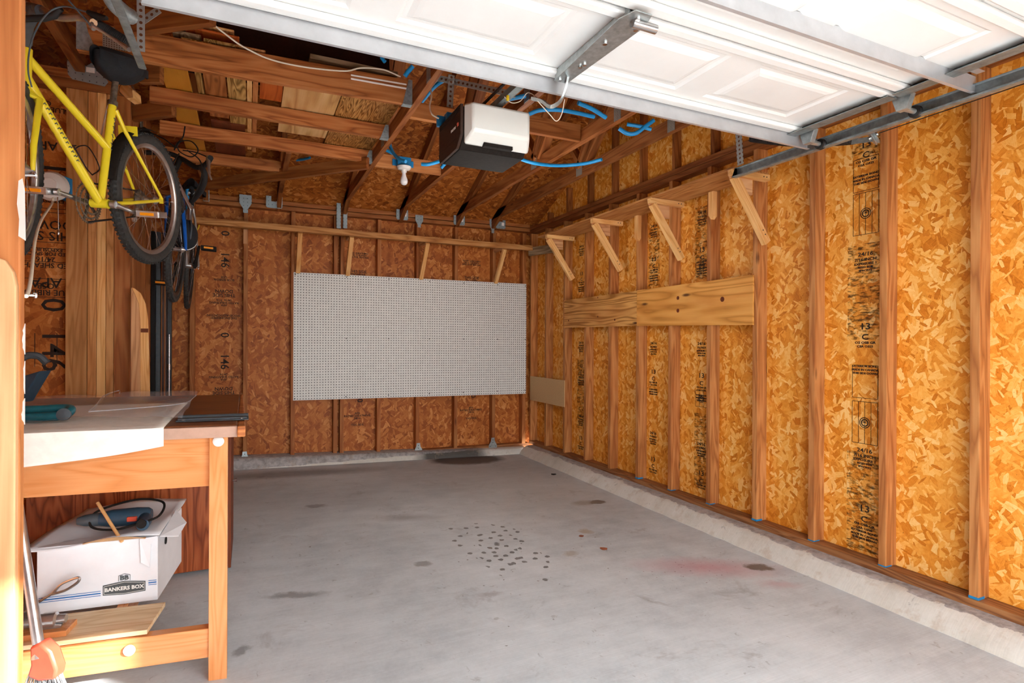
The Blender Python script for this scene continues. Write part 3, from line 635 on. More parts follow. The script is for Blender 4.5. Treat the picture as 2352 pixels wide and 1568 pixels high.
# long boards lying along the joist
def along(a, b, th, dp, m, lab, Y0=3.2):
    A, B = sY(*a, Y0), sY(*b, Y0); g = MB(); g.beam(A+V((0, dp/2, 0)), B+V((0, dp/2, 0)), dp, th)
    return tag(g.build('stored_board', m, bevel=.002, origin=A), lab, 'board', 'lumber lying along the nearest ceiling joist')
along((572, 138), (905, 196), .022, .12, M_POSTL, 'long light board lying along the top of the nearest joist', 3.19)
along((712, 128), (914, 170), .028, .1, M_GREYW, 'rough splintered grey board on the nearest joist', 3.24)
along((806, 166), (934, 187), .010, .06, M_POSTL, 'thin pine strip on top of the white trim', 3.185)
along((806, 172), (934, 194), .010, .05, M_PAINTW, 'upper white painted trim strip on the nearest joist', 3.18)
along((806, 180), (934, 203), .010, .05, M_PAINTW, 'lower white painted trim strip on the nearest joist', 3.178)
g = MB(); g.prism([(-.6, 0), (.58, 0), (.58, .54), (-.6, .54)], (.25, 3.66, 2.80), (1, 0, 0), (0, .12, 1), .012); tag(g.build('shade_sheet', M_SHADE, bevel=.001, origin=(.25, 3.7, 2.8)), 'added dark sheet standing in for roof shade behind the lumber stack', 'sheet')  # added sheet, its dark colour imitates the deep shade under the roof peak
# white cord hanging from the roof
pts = [sY(*p, yy) for p, yy in (((485, 52), 3.0), ((520, 80), 3.08), ((560, 108), 3.12), ((620, 136), 3.15), ((700, 154), 3.16), ((790, 163), 3.16), ((830, 156), 3.16), ((880, 160), 3.17), ((920, 176), 3.18))]
g = MB(); g.tube(smooth_path(pts), .0042, 8); tag(g.build('electric_cord', M_CREAM, smooth=True), 'cream electric cord draped over the stored lumber', 'cord')
# crossing blocks between trusses
for (a, b, z, lab) in (((905, 262), (1010, 288), 2.73, 'orange toned cross block between trusses, beside the door opener'), ((858, 380), (1040, 408), 2.70, 'orange toned cross block carrying the blue junction box and bulb')):
    A, B = sZ(a[0], a[1], z-.045), sZ(b[0], b[1], z-.045); y = (A.y+B.y)/2
    x0, x1 = .888, 1.425
    g = MB(); g.beam((x0, A.y, z), (x1, A.y, z), .038, .10); tag(g.build('cross_block', M_POST, bevel=.002, origin=(x0, A.y, z)), lab, 'block', 'cross blocks between the trusses')
    if '380' in str(a): pass
g = MB(); g.beam((1.465, 3.30, 2.71), (2.048, 3.30, 2.71), .038, .11); tag(g.build('cross_block', M_TRUSS, bevel=.002, origin=(1.465, 3.3, 2.71)), 'dark cross block with a big knot, below the hanging pull cord', 'block', 'cross blocks between the trusses')

# ------------------------------------------------------------------ junction boxes, bulb, blue conduit
bx = sZ(950, 372, 2.655); yb = sZ(858, 380, 2.655).y-.03
t = thing('ceiling_light', 'bare white bulb in a round porcelain holder under a blue junction box', 'light', (1.105, yb, 2.66))
g = MB(); g.span((-.055, -.045, .0), (.055, .0, .075)); g.build('junction_box', M_BLUEB, t, bevel=.006)
g = MB(); g.span((-.085, .0, .01), (.085, .008, .06)); g.build('mounting_plate', M_BLUEB, t, bevel=.002)
g = MB(); g.lathe([(.056, 0), (.056, -.006), (.048, -.02), (.022, -.026), (.020, -.045)][::-1], (0, -.03, -.001)); g.build('lamp_holder', M_WPLAS, t, smooth=True)
g = MB(); g.lathe([(.002, -.147), (.016, -.143), (.027, -.130), (.030, -.115), (.027, -.098), (.018, -.075), (.014, -.055), (.014, -.046)], (0, -.03, 0)); g.build('bulb', M_BULB, t, smooth=True)
t2 = thing('outlet_box', 'blue outlet box with a white plug beside the garage door opener', 'outlet', sD(1022, 283, 3.05))
g = MB(); g.span((-.05, -.02, -.03), (.03, 0, .03)); g.span((-.005, -.05, -.015), (.05, -.0, .045)); g.build('body', M_BLUEB, t2, bevel=.004)
g = MB(); g.prism([(-.03, -.055), (.03, -.055), (.03, -.03), (.0, -.02)], (0, -.03, 0), (1, 0, 0), (0, 0, 1), .03); g.build('plug', M_WPLAS, t2)
def hose(name, pxs, r, mat, lab, cat, grp=None, n=8):
    g = MB(); g.tube(smooth_path([sD(*p) for p in pxs], n), r, 10)
    return tag(g.build(name, mat, smooth=True), lab, cat, grp)
GC = 'blue flexible conduit looping under the roof'
hose('blue_conduit', [(894, 320, 4.15), (897, 338, 4.1), (906, 355, 4.05), (920, 367, 3.98), (932, 371, 3.95)], .0125, M_BLUE, 'blue conduit curving down into the side of the bulb junction box', 'conduit', GC)
hose('blue_conduit', [(968, 377, 3.95), (985, 377, 3.95), (1010, 370, 4.0), (1035, 360, 4.1), (1050, 352, 4.2)], .0125, M_BLUE, 'blue conduit leaving the bulb junction box towards the opener', 'conduit', GC)
hose('blue_conduit', [(958, 246, 3.7), (975, 226, 3.65), (995, 202, 3.6), (1015, 187, 3.6), (1040, 178, 3.6)], .0125, M_BLUE, 'blue conduit arching behind the perforated hanger bar', 'conduit', GC)
hose('blue_conduit', [(930, 175, 3.1), (937, 165, 3.1), (948, 152, 3.1)], .0125, M_BLUE, 'short blue conduit beside the truss nail plate under the door edge', 'conduit', GC)
hose('blue_conduit', [(876, 132, 3.2), (884, 142, 3.2)], .011, M_BLUE, 'tiny blue conduit end just below the door edge', 'conduit', GC)
hose('blue_conduit', [(1160, 343, 4.0), (1185, 360, 4.0), (1225, 374, 4.0), (1280, 380, 4.1), (1340, 376, 4.1), (1382, 366, 4.0)], .0125, M_BLUE, 'long sagging blue conduit between the two trusses by the side wall', 'conduit', GC)
hose('blue_conduit', [(1215, 262, 3.4), (1240, 253, 3.4), (1280, 252, 3.4), (1320, 258, 3.45), (1365, 268, 3.5)], .0125, M_BLUE, 'blue conduit running behind the hanging pull cord', 'conduit', GC)
hose('blue_conduit', [(1328, 236, 3.2), (1360, 250, 3.25), (1392, 270, 3.3)], .0125, M_BLUE, 'straight blue conduit crossing the truss below the door edge', 'conduit', GC)
hose('blue_conduit', [(1422, 295, 3.4), (1440, 306, 3.4), (1460, 306, 3.4), (1480, 292, 3.4), (1502, 276, 3.4)], .0125, M_BLUE, 'U shaped blue conduit between the last two trusses', 'conduit', GC)
hose('blue_conduit', [(1440, 285, 3.7), (1470, 290, 3.7), (1496, 297, 3.7)], .0125, M_BLUE, 'short straight blue conduit crossing the U shaped one', 'conduit', GC)
hose('blue_conduit', [(1013, 386, 4.4), (1028, 370, 4.4), (1046, 352, 4.4)], .0125, M_BLUE, 'blue conduit rising behind the black underside of the opener', 'conduit', GC)
hose('blue_conduit', [(1165, 228, 3.2), (1185, 224, 3.2), (1208, 220, 3.2)], .0125, M_BLUE, 'short blue conduit above the white opener lens', 'conduit', GC)
hose('blue_conduit', [(678, 368, 5.0), (695, 366, 4.95), (712, 362, 4.9)], .011, M_BLUE, 'short blue conduit showing under the third joist', 'conduit', GC)
hose('blue_conduit', [(880, 341, 4.25), (890, 346, 4.25), (902, 352, 4.25)], .0125, M_BLUE, 'short blue conduit behind the hanger truss', 'conduit', GC)
hose('lamp_cable', [(978, 205, 3.2), (988, 204, 3.15), (991, 222, 3.1), (987, 243, 3.05), (992, 262, 3.0), (1008, 272, 3.0)], .0045, M_CREAM, 'cream cord hanging from the truss into the blue outlet box', 'cord')

# ------------------------------------------------------------------ pegboard and wall boards
t = thing('pegboard', 'large white pegboard with a grid of small holes on the rear wall', 'pegboard', (.391, YB-.0065, .685))
g = MB(); g.add([(0, 0, .012), (2.534, 0, -.012), (2.534, 0, 1.266), (0, 0, 1.262)]+[(0, .006, .012), (2.534, .006, -.012), (2.534, .006, 1.266), (0, .006, 1.262)], [(0, 1, 2, 3), (4, 7, 6, 5), (0, 4, 5, 1), (1, 5, 6, 2), (2, 6, 7, 3), (3, 7, 4, 0)],
           [(0, 0, 0), (2.534, 0, 0), (2.534, 1.257, 0), (0, 1.257, 0)]*2)
g.build('board', M_PEG, t)
g = MB()
for x in (.015, .50, .93, 1.37, 1.76, 2.17, 2.52):
    for z in (.03, .62, 1.24): g.cyl((x, -.0015, z), (x, .0, z), .006, 10)
g.build('screw', M_DARKM, t)
for (pts, m, nm, lab, kn) in ((((5.05, .425+H, .140+H), (3.848, .428+H, .134+H)), M_PLY2, 'plywood_panel', 'swirly grained knotty plywood panel screwed across the studs', 0),
                          (((3.845, .432+H, .132+H), (2.64, .436+H, .112+H)), M_PLY, 'plywood_panel', 'honey plywood panel with three dark knots across the studs', 1)):
    (ya, zt, zb), (yb_, zt2, zb2) = pts; x0, x1 = XR-.013, XR-.001
    t = thing(nm, lab, 'panel', (x1, yb_, zb2)); L = ya-yb_
    vs = []
    for x in (x0-x1, 0): vs += [(x, 0, 0), (x, L, zb-zb2), (x, L, zt-zb2), (x, 0, zt2-zb2)]
    g = MB(); g.add(vs, [(0, 1, 2, 3), (4, 7, 6, 5), (0, 4, 5, 1), (1, 5, 6, 2), (2, 6, 7, 3), (3, 7, 4, 0)], [(v[1], v[2], v[0]) for v in vs]); g.build('sheet', m, t, bevel=.0008)
    if kn:
        for (px, py, r) in ((1557, 684, .016), (1659, 687, .02), (1557, 713, .017)):
            q = sX(px, py, x0-.0008)-V((x1, yb_, zb2)); g = MB()
            g.lathe([(r*.9, 0), (r*.8, .001)], q, (-1, 0, 0), 20); o = g.build('knot', M_DARKB, t)
    else:
        for (px, py, r) in ((1373, 683, .008), (1373, 727, .009), (1412, 734, .011), (1306, 736, .010)):
            q = sX(px, py, x0-.0008)-V((x1, yb_, zb2)); g = MB(); g.lathe([(r*.9, 0), (r*.8, .001)], q, (-1, 0, 0), 16); g.build('knot', M_DARKB, t)
g = MB(); a = (5.05, -.39+H, -.685+H)
g.span((XR-.009, 5.046, .602), (XR-.001, 5.83, .880)); o = g.build('hardboard_panel', M_MDF, bevel=.001, origin=(XR, 5.4, .74)); tag(o, 'small tan hardboard panel low on the side wall by the corner', 'panel')

# ------------------------------------------------------------------ shelves and brackets
t = thing('wall_shelf', 'long plywood shelf along the bright side wall on diagonal brackets', 'shelf', (2.67, 2.55, 2.343))
g = MB(); g.span((0, -.02, 0), (XR-2.67-.002, 2.55, .013)); g.l = [V((v.y, v.x, v.z)) for v in g.v]; g.build('board', M_SHELFB, t, bevel=.001)
first = None
LBK = ['side wall shelf bracket nearest the garage door', 'second side wall shelf bracket from the garage door', 'third side wall shelf bracket from the garage door', 'side wall shelf bracket nearest the rear corner']
for i, y in enumerate((2.54, 3.31, 4.075, 4.89)):
    if first is None:
        t = thing('shelf_bracket', LBK[i]+', pale pine', 'bracket', (XR-.001, y, 2.342), 'pale pine brackets of the side shelf')
        g = MB(); g.beam((-.315, .0, -.021), (-.0, .0, -.021), .038, .038); g.build('arm', M_PINE, t, bevel=.001)
        g = MB(); g.beam((-.290, -.002, -.045), (-.012, -.002, -.43), .034, .052, (1, 0, 0), 0, 0); g.build('brace', M_PINE, t, bevel=.001)
        g = MB(); g.prism([(-.315, -.002), (-.31, -.035), (-.235, -.135), (-.115, -.135), (-.115, -.002)], (0, .020, 0), (1, 0, 0), (0, 0, 1), .012); g.build('gusset', M_POSTL, t)
        g = MB()
        for (x, z) in ((-.03, -.02), (-.055, -.02), (-.04, -.38), (-.06, -.355)): g.cyl((x, -.0215, z), (x, -.019, z), .004, 8)
        g.build('screw', M_DARKM, t)
        first = t
    else: copy_thing(first, (0, y-2.54, 0), LBK[i]+', pale pine')
for (px, py0, py1, lab) in ((1637, 441, 500, 'short pale wall cleat under the side shelf, nearer the garage door'), (1465, 490, 543, 'short pale wall cleat under the side shelf, nearer the rear corner')):
    a, b = sX(px-8, py0, XR-.02), sX(px+8, py1, XR-.02)
    g = MB(); w = .046; g.prism([(-w/2, 0), (w/2, 0), (w/2, -(a.z-b.z)+.03), (0, -(a.z-b.z)-.0), (-w/2, -(a.z-b.z)+.02)][::-1], (XR-.02, (a.y+b.y)/2, 2.342), (0, 1, 0), (0, 0, 1), .036)
    tag(g.build('wall_cleat', M_PINE, bevel=.001), lab, 'cleat', 'short pale cleats under the side shelf')
t = thing('wall_shelf', 'long narrow plywood shelf across the rear wall above the pegboard', 'shelf', (-.52, 5.56, 2.30))
g = MB(); g.span((0, .0, .034), (3.37, YB-5.56-.002, .047)); g.l = [V((v.x, v.y, v.z)) for v in g.v]; g.build('board', M_SHELFB, t, bevel=.001)
g = MB(); g.span((0, -.006, -.008), (3.42, .032, .036)); g.build('front_strip', M_SHELFB, t, bevel=.001)
def rear_bracket(x, lab, xb=None, full=True):
    t = thing('shelf_bracket', lab, 'bracket', (x, YB-.001, 2.331), 'brackets of the rear shelf')
    if full:
        g = MB(); g.beam((0, -.27, -.019), (0, 0, -.019), .038, .036); g.build('arm', M_POSTL, t, bevel=.001)
        g = MB(); g.beam(((xb or 0)*.0, -.26, -.04), (xb or 0, -.015, -.385), .038, .04, (1, 0, 0)); g.build('brace', M_PINE, t, bevel=.001)
    return t
rear_bracket(.43, 'rear shelf bracket above the pegboard corner, nearest the bikes', .0); rear_bracket(.90, 'second rear shelf bracket from the bikes', .0)
rear_bracket(1.66, 'third rear shelf bracket from the bikes, above the pegboard middle', .0); rear_bracket(2.53, 'rear shelf bracket nearest the side wall corner', .0)
g = MB(); g.span((-.052, YB-.02, 2.19), (-.015, YB-.001, 2.325)); tag(g.build('wall_cleat', M_POSTL, bevel=.001), 'short light wall cleat under the rear shelf, nearest the bikes', 'cleat')
g = MB(); g.beam((2.84, 5.62, 2.285), (2.965, 5.30, 2.285), .03, .09); tag(g.build('shelf_end_block', M_GREYW, bevel=.001, origin=(2.84, 5.62, 2.28)), 'short angled board joining the rear shelf to the corner', 'block')

# anchors at the plate of the rear wall
for i, (px, py, lab) in enumerate(((562, 1050, 'zinc anchor plate at the foot of the rear wall, nearest the desk'), (961, 1029, 'zinc anchor plate at the foot of the rear wall, below the pegboard middle'), (1132, 1016, 'zinc anchor plate at the foot of the rear wall, nearest the corner'))):
    p = sY(px, py, YB-.004); t = thing('anchor_plate', lab, 'metal bracket', p, 'anchor plates at the foot of the rear wall')
    g = MB(); g.prism([(-.05, -.058), (.05, -.058), (.05, -.03), (.022, .02), (.018, .055), (-.018, .055), (-.022, .02), (-.05, -.03)], (0, 0, 0), (1, 0, 0), (0, 0, 1), .003); g.build('plate', M_GALV, t)
    g = MB(); 
    for (x, z) in ((-.035, -.04), (.035, -.04), (.0, -.0), (0, .03)): g.cyl((x, -.004, z), (x, -.001, z), .005, 8)
    g.build('nail', M_DARKM, t)

# ------------------------------------------------------------------ garage door, open overhead
DZ = 2.315
t = thing('garage_door', 'open white sectional garage door hanging overhead with galvanised struts', 'garage door', (-.36, 1.90, DZ))
def Ld(x, y, z): return V((x+.36, y-1.90, z-DZ))
def section(y0, y1, k):
    "y0 deep edge, y1 edge nearer the doorway"
    g = MB(); x0, x1 = -.34, 2.40
    pw, gap = .503, .145; xs = [-.225+i*.648 for i in range(4)]; ya, yb = y0-.10, y1+.085
    th = .04
    g.span(Ld(x0, y1, DZ+.012), Ld(x1, y0, DZ+th+.01))
    # flat face built round the embossed panels
    X = [x0]+[v for a in xs for v in (a, a+pw)]+[x1]
    for i in range(len(X)-1):
        rows = [(y0, y1)] if i % 2 == 0 else [(y0, ya), (yb, y1)]
        for a, b in rows: g.add([Ld(X[i], a, DZ), Ld(X[i+1], a, DZ), Ld(X[i+1], b, DZ), Ld(X[i], b, DZ)], [(0, 1, 2, 3)])
    for a in xs:
        rings = [(0, 0), (.012, .007), (.028, .007), (.045, -.001), (.06, -.004)]
        def ring(d, z): return [Ld(a+d, ya-d, DZ+z), Ld(a+pw-d, ya-d, DZ+z), Ld(a+pw-d, yb+d, DZ+z), Ld(a+d, yb+d, DZ+z)]
        R = [ring(d, z) for d, z in rings]
        for q in range(len(R)-1):
            for e in range(4): g.add([R[q][e], R[q][(e+1) % 4], R[q+1][(e+1) % 4], R[q+1][e]], [(0, 1, 2, 3)])
        g.add(R[-1], [(0, 1, 2, 3)])
    g.span(Ld(x0, y1, DZ), Ld(x0+.004, y0, DZ+.012)); g.span(Ld(x1-.004, y1, DZ), Ld(x1, y0, DZ+.012))
    sec = g.build('door_section', M_WHITE, t, rc=False)
    # lips along both long edges
    g = MB(); g.span(Ld(x0, y0-.055, DZ-.022), Ld(x1, y0-.012, DZ-.001)); g.span(Ld(x0, y1+.006, DZ-.020), Ld(x1, y1+.045, DZ-.001)); g.build('edge_rail', M_WHITE, sec, bevel=.006)
    # end stile: galvanised with square slots
    for xx, sg in ((x1, 1), (x0, -1)):
        g = MB(); g.span(Ld(xx, y1+.005, DZ-.028), Ld(xx+sg*.003, y0-.005, DZ+.03)); g.span(Ld(xx-sg*.055, y1+.005, DZ-.030), Ld(xx+sg*.003, y0-.005, DZ-.027)); g.build('end_stile', M_GALVD, sec)
    return sec
section(1.90, 1.415, 0); section(1.41, .925, 1); section(.92, .435, 2); section(.43, -.05, 3)
def strut(y, x0, x1, zb, zt, nm):
    g = MB(); s_ = .0015
    g.span(Ld(x0, y, zb), Ld(x1, y+s_, zt)); g.span(Ld(x0, y-.012, zb), Ld(x1, y, zb+s_)); g.span(Ld(x0, y, zt-s_), Ld(x1, y+.045, zt)); g.span(Ld(x0, y+.045, zt), Ld(x1, y+.045+s_, zt+.012)); g.span(Ld(x0, y-.03, zt+.006), Ld(x1, y-.003, zt+.008))
    return g.build('strut', M_STRUT, t)
strut(1.893, -.28, 2.49, 2.235, 2.335, 'a'); strut(1.215, -.28, 2.555, 2.248, 2.322, 'b'); strut(.25, -.28, 2.5, 2.255, 2.31, 'c')
# centre bracket with operator arm
g = MB(); g.prism([(0, -.028), (.44, -.05), (.50, -.03), (.50, .03), (.44, .05), (0, .028)], Ld(1.07, 1.86, 2.272), (0, -1, 0), (1, 0, 0), .004)
g.span(Ld(1.045, 1.40, 2.272), Ld(1.05, 1.86, 2.31)); g.span(Ld(1.09, 1.40, 2.272), Ld(1.095, 1.86, 2.31)); cb = g.build('centre_bracket', M_GALV, t, bevel=.001)
g = MB(); g.cyl(Ld(1.06, 1.405, 2.262), Ld(1.15, 1.405, 2.262), .014, 16); g.build('hinge_pin', M_STEEL, cb, smooth=True)
g = MB()
for (x, y) in ((1.055, 1.84), (1.085, 1.84), (1.07, 1.72), (1.075, 1.70), (1.06, 1.55), (1.10, 1.44), (1.07, 1.39)): g.cyl(Ld(x, y, 2.264), Ld(x, y, 2.272), .008, 6)
g.build('bolt', M_STEEL, cb)
arm = [sD(1312, 150, 2.08), sD(1306, 172, 2.09), sD(1300, 200, 2.10), sD(1290, 225, 2.12), sD(1275, 238, 2.16), sD(1262, 240, 2.2), sD(1245, 228, 2.3), sD(1222, 222, 2.42)]
arm = smooth_path(arm, 5); g = MB()
vs = []; 
for p in arm: vs += [p+R2*.004+V((0, 0, .0))-V((-.36, 1.90, DZ)), p-R2*.004-V((-.36, 1.90, DZ)), p-R2*.004+Fv*.035-V((-.36, 1.90, DZ)), p+R2*.004+Fv*.035-V((-.36, 1.90, DZ))]
fs = [(0, 1, 2, 3)]
for i in range(len(arm)-1):
    for k in range(4): k2 = (k+1) % 4; fs.append((i*4+k, i*4+k2, i*4+4+k2, i*4+4+k))
g.add(vs, fs); g.build('operator_arm', M_GALV, t)
# roller hinges
for (px, py, y) in ((2100, 232, 1.41), (1880, 318, 1.84)):
    g = MB(); c = Ld(2.43, y, 2.268)
    g.prism([(-.04, .03), (.04, .03), (.02, -.03), (-.02, -.03)], c, (0, 1, 0), (0, 0, 1), .03); g.cyl(c+V((-.01, 0, -.02)), c+V((.09, 0, -.02)), .011, 14)
    hg = g.build('roller_hinge', M_GALV, t, bevel=.001)
    g = MB(); g.lathe([(.010, -.012), (.024, -.012), (.026, -.005), (.022, 0), (.026, .005), (.024, .012), (.010, .012)], c+V((.085, 0, -.02)), (1, 0, 0), 20); g.build('roller', M_DARKM, hg, smooth=True)
# tracks
def track(xc, y0, y1, z, lab, sg, kk=1.):
    tt = thing('door_track', lab, 'door track', (xc, y0, z), 'horizontal tracks of the garage door')
    g = MB(); L = y1-y0
    prof = [(0, .048), (.012, .052), (.016, .045), (.016, -.0), (.012, -.006), (0, -.008), (-.022, -.008), (-.022, -.002)]
    prof = [(a*kk, b*kk) for a, b in prof]; N = len(prof); vs = []
    for y in (0, L):
        for x, z_ in prof: vs.append((x*sg, y, z_))
        for x, z_ in prof[::-1]: vs.append(((x-.0018)*sg, y, z_+.0018))
    n2 = 2*N; g.add(vs, [tuple(range(n2)), tuple(range(n2, 2*n2))[::-1]]+[(i, (i+1) % n2, n2+(i+1) % n2, n2+i) for i in range(n2)])
    g.build('channel', M_GALVD, tt); return tt
track(2.535, 2.39, -.30, 2.237, 'galvanised door track beside the bright side wall, ending over the shelf', 1)
tk = track(-.345, 2.335, -.30, 2.237, 'galvanised door track whose end hangs beside the black bike saddle', -1, .62)
g = MB(); g.tube(smooth_path([sD(238, -60, 1.75), sD(258, 0, 1.85), sD(280, 25, 1.9), sD(300, 38, 1.95)]), .026, 14); tag(g.build('spring_tube', M_HANG, smooth=True), 'grey blue metal tube beside the saddle side door track', 'tube')
def perf(a, b, w, lab, up=(0, 0, 1), thin=.0022):
    a, b = V(a), V(b); L = (b-a).length; g = MB(); g.beam(a, b, thin, w, up)
    g.l = [V((v.x, v.z, 0)) for v in g.l]
    return tag(g.build('perforated_bar', M_PERF, origin=a), lab, 'metal bar', 'perforated hanger bars')
perf(sD(1000, 178, 3.0), sD(1185, 218, 2.9), .032, 'horizontal perforated bar above the door opener')
perf(sD(1037, 172, 2.95), sD(1033, 246, 2.95), .034, 'vertical perforated bar hanging behind the door opener', (1, 0, 0))
perf(sX(1696, 300, 2.56), sX(1701, 378, 2.56), .045, 'vertical perforated bar holding the end of the side wall door track', (0, 1, 0))
perf(sD(366, 22, 2.35), sD(322, 52, 2.35), .032, 'sloping perforated bar beside the saddle side track', (0, 0, 1))
perf(sD(323, -25, 2.3), sD(324, 118, 2.3), .028, 'vertical perforated bar behind the saddle side track', (1, 0, 0))
# extension spring, pulley, cable
a, b = sX(1725, 318, 2.72), sX(1965, 322, 2.68)
t = thing('extension_spring', 'long dark coil spring hanging beside the side wall door track', 'spring', a)
pts = []; n = 90; ax = (b-a); Ls = ax.length; axn = ax.normalized(); u = axn.orthogonal().normalized(); w = axn.cross(u)
for i in range(n*8+1):
    s_ = i/(n*8); an = 2*PI*n*s_; sag = V((0, 0, -.02*math.sin(PI*s_)))
    pts.append(ax*s_+sag+(u*math.cos(an)+w*math.sin(an))*.018)
g = MB(); g.tube(pts, .0032, 5); g.build('coil', M_DARKM, t, smooth=True)
p = sX(2005, 313, 2.66); t = thing('cable_pulley', 'round zinc pulley wheel at the end of the door spring', 'pulley', p)
g = MB(); g.lathe([(.008, -.009), (.042, -.009), (.045, -.005), (.038, 0), (.045, .005), (.042, .009), (.008, .009)], (0, 0, 0), (.45, -.75, .5), 28); g.build('wheel', M_GALV, t, smooth=True)
g = MB(); g.beam((0, .0, -.012), (-.02, .09, .0), .003, .025); g.cyl((-.01, .014, -.01), (.01, -.016, .008), .009, 12); g.build('fork', M_GALV, t)
g = MB(); g.tube([sX(2018, 306, 2.64), sX(2400, 176, 2.60), V((2.6, .2, 2.31))], .0022, 6); tag(g.build('door_cable', M_DARKM), 'thin steel cable running from the pulley beside the side wall', 'cable')

# ------------------------------------------------------------------ opener
OY, OX = 2.50, .895
op = thing('door_opener', 'garage door opener with white light lens and black underside', 'door opener', (OX, OY, 2.205), None, (0, 0, math.radians(0)))
W_, D_ = .36, .33
g = MB()
prof = [(0, .05), (.06, 0), (W_-.08, .0), (W_, .06), (W_, .21), (.0, .21)]
# side-view body: bottom chamfered, long along y
prof = [(0, .055), (.055, 0), (D_-.02, .0), (D_, .04), (D_, .19), (0, .19)]
vs = []
for x in (.018, W_-.0): vs += [(x, y, z) for y, z in prof]
N = len(prof)
g.add(vs, [tuple(range(N)), tuple(range(N, 2*N))[::-1]]+[(i, (i+1) % N, N+(i+1) % N, N+i) for i in range(N)]); g.build('lower_case', M_BLACKP, op, bevel=.004)
g = MB(); prof2 = [(-.10, .07), (-.05, .0), (.0, -.0), (.0, .215), (-.085, .215), (-.10, .19)]
vs = []
for x in (.022, W_): vs += [(x, y, z) for y, z in prof2]
g = MB(); N = 6
vs = [(.015, -.002, .004), (.015, -.002, .20), (W_, -.002, .20), (W_, -.002, .004),
      (.04, -.075, .055), (.035, -.075, .185), (W_-.03, -.075, .185), (W_-.03, -.075, .055)]
g.add(vs, [(0, 1, 2, 3), (4, 7, 6, 5), (0, 4, 5, 1), (1, 5, 6, 2), (2, 6, 7, 3), (3, 7, 4, 0)]); g.build('light_lens', M_LENS, op, bevel=.012, smooth=True)
g = MB(); g.span((-.0, -.008, .05), (.014, D_-.01, .195)); g.prism([(-.008, .05), (.05, .0), (D_-.02, .0), (D_, .05)], (.007, 0, 0), (0, 1, 0), (0, 0, 1), .014); sd = g.build('side_cover', M_BROWNP, op, bevel=.002)
g = MB()
for z in (.165, .175, .185): g.span((-.002, .01, z), (.0005, D_-.03, z+.004))
g.build('vent_groove', M_BLACK, sd)
g = MB(); g.span((.11, -.034, .004), (.26, -.004, .022)); g.build('latch_tab', M_BLACKP, op, bevel=.002)
g = MB(); g.span((.16, .02, .206), (.22, .30, .212)); g.build('top_plate', M_GALVD, op)
g = MB(); g.beam((.19, .10, .225), (.19, -.62, .215), .035, .03); rl = g.build('drive_rail', M_GALVD, op)
g = MB(); g.tube([(.14, .10, .24), (.14, -.3, .235)], .008, 6); g.build('chain', M_DARKM, rl)
def text(body, size, loc, xdir, ydir, mat, parent=None, name='printed_stamp', bold=0, align='LEFT', sx=1.0, depth=.0004):
    cu = bpy.data.curves.new(name, 'FONT'); cu.body = body; cu.size = size; cu.align_x = align; cu.resolution_u = 2; cu.offset = bold; cu.extrude = depth
    cu.space_line = .85
    tmp = bpy.data.objects.new('tmp', cu); C.objects.link(tmp)
    dg = bpy.context.evaluated_depsgraph_get(); me = bpy.data.meshes.new_from_object(tmp.evaluated_get(dg)); bpy.data.objects.remove(tmp)
    me.name = name; me.materials.clear(); me.materials.append(mat)
    o = bpy.data.objects.new(name, me); C.objects.link(o)
    x, y = V(xdir).normalized(), V(ydir).normalized(); z = x.cross(y)
    m = Matrix.Identity(4)
    for i in range(3): m[i][0] = x[i]*sx; m[i][1] = y[i]; m[i][2] = z[i]; m[i][3] = loc[i]
    o.matrix_world = m
    if parent:
        pm = Matrix.LocRotScale(parent.location, parent.rotation_euler, parent.scale); o.parent = parent; o.matrix_basis = pm.inverted()@m
    return o
text('master', .026, V((OX-.0085, OY+.105, 2.205+.09)), (0, -1, 0), (0, 0, 1), M_WPLAS, op, 'brand_lettering')
text('50', .026, V((OX-.0085, OY+.02, 2.205+.09)), (0, -1, 0), (0, 0, 1), M_REDP, op, 'brand_lettering')
hose('pull_cord', [(1235, 232, 2.25), (1262, 262, 2.25), (1278, 278, 2.25), (1290, 262, 2.25), (1297, 228, 2.25)], .0018, M_CREAM, 'thin white pull cord looping down under the garage door arm', 'cord', None)
hose('opener_wire', [(1158, 222, 2.5), (1175, 236, 2.5), (1195, 232, 2.5), (1212, 213, 2.5), (1230, 222, 2.4), (1240, 236, 2.35)], .0018, M_CREAM, 'thin grey wire looping above the opener lens', 'wire', None)
g = MB(); g.span(sD(1166, 222, 2.5)-V((.006, .006, .018)), sD(1166, 222, 2.5)+V((.006, .006, .006))); o = g.build('yellow_tag', M_YTAG, bevel=.003); tag(o, 'small yellow tag on the opener release above the lens', 'tag')

# ------------------------------------------------------------------ stamps printed on the sheathing
STP = []
def stamp_right(y, ztop, w, flip=False, variant=0, sm=True):
    "a printed column of grade marks on the side wall, letters reading along -Y"
    X = XO-.0012; x = (0, -1, 0); z = (0, 0, 1)
    blocks = [[('EXTERIOR BOND', .016), ('MADE IN CANADA', .016), ('THIS SIDE DOWN', .015)], [('24/16', .03), ('7/16 INCH', .022), ('EXPOSURE 1', .018), ('SIZED FOR', .014), ('SPACING', .014)], [('13', .05), ('C', .045), ('O2 OSB GR', .018), ('CSA O325', .016)]]
    zz = ztop
    for body, sz in blocks[variant % 3]:
        zz -= sz*1.25
        o = text(body, sz, V((X, y, zz)), x, z, M_INK, wr, 'printed_stamp', .0006, 'CENTER', min(1.25, w/(len(body)*sz*.62)))
    return zz
ycol = 1.97
for z0, v in ((2.42, 2), (2.22, 0), (1.80, 1), (1.42, 2), (1.17, 0), (.72, 1), (.42, 2), (.26, 0)):
    zz = stamp_right(ycol, z0, .15, False, v)
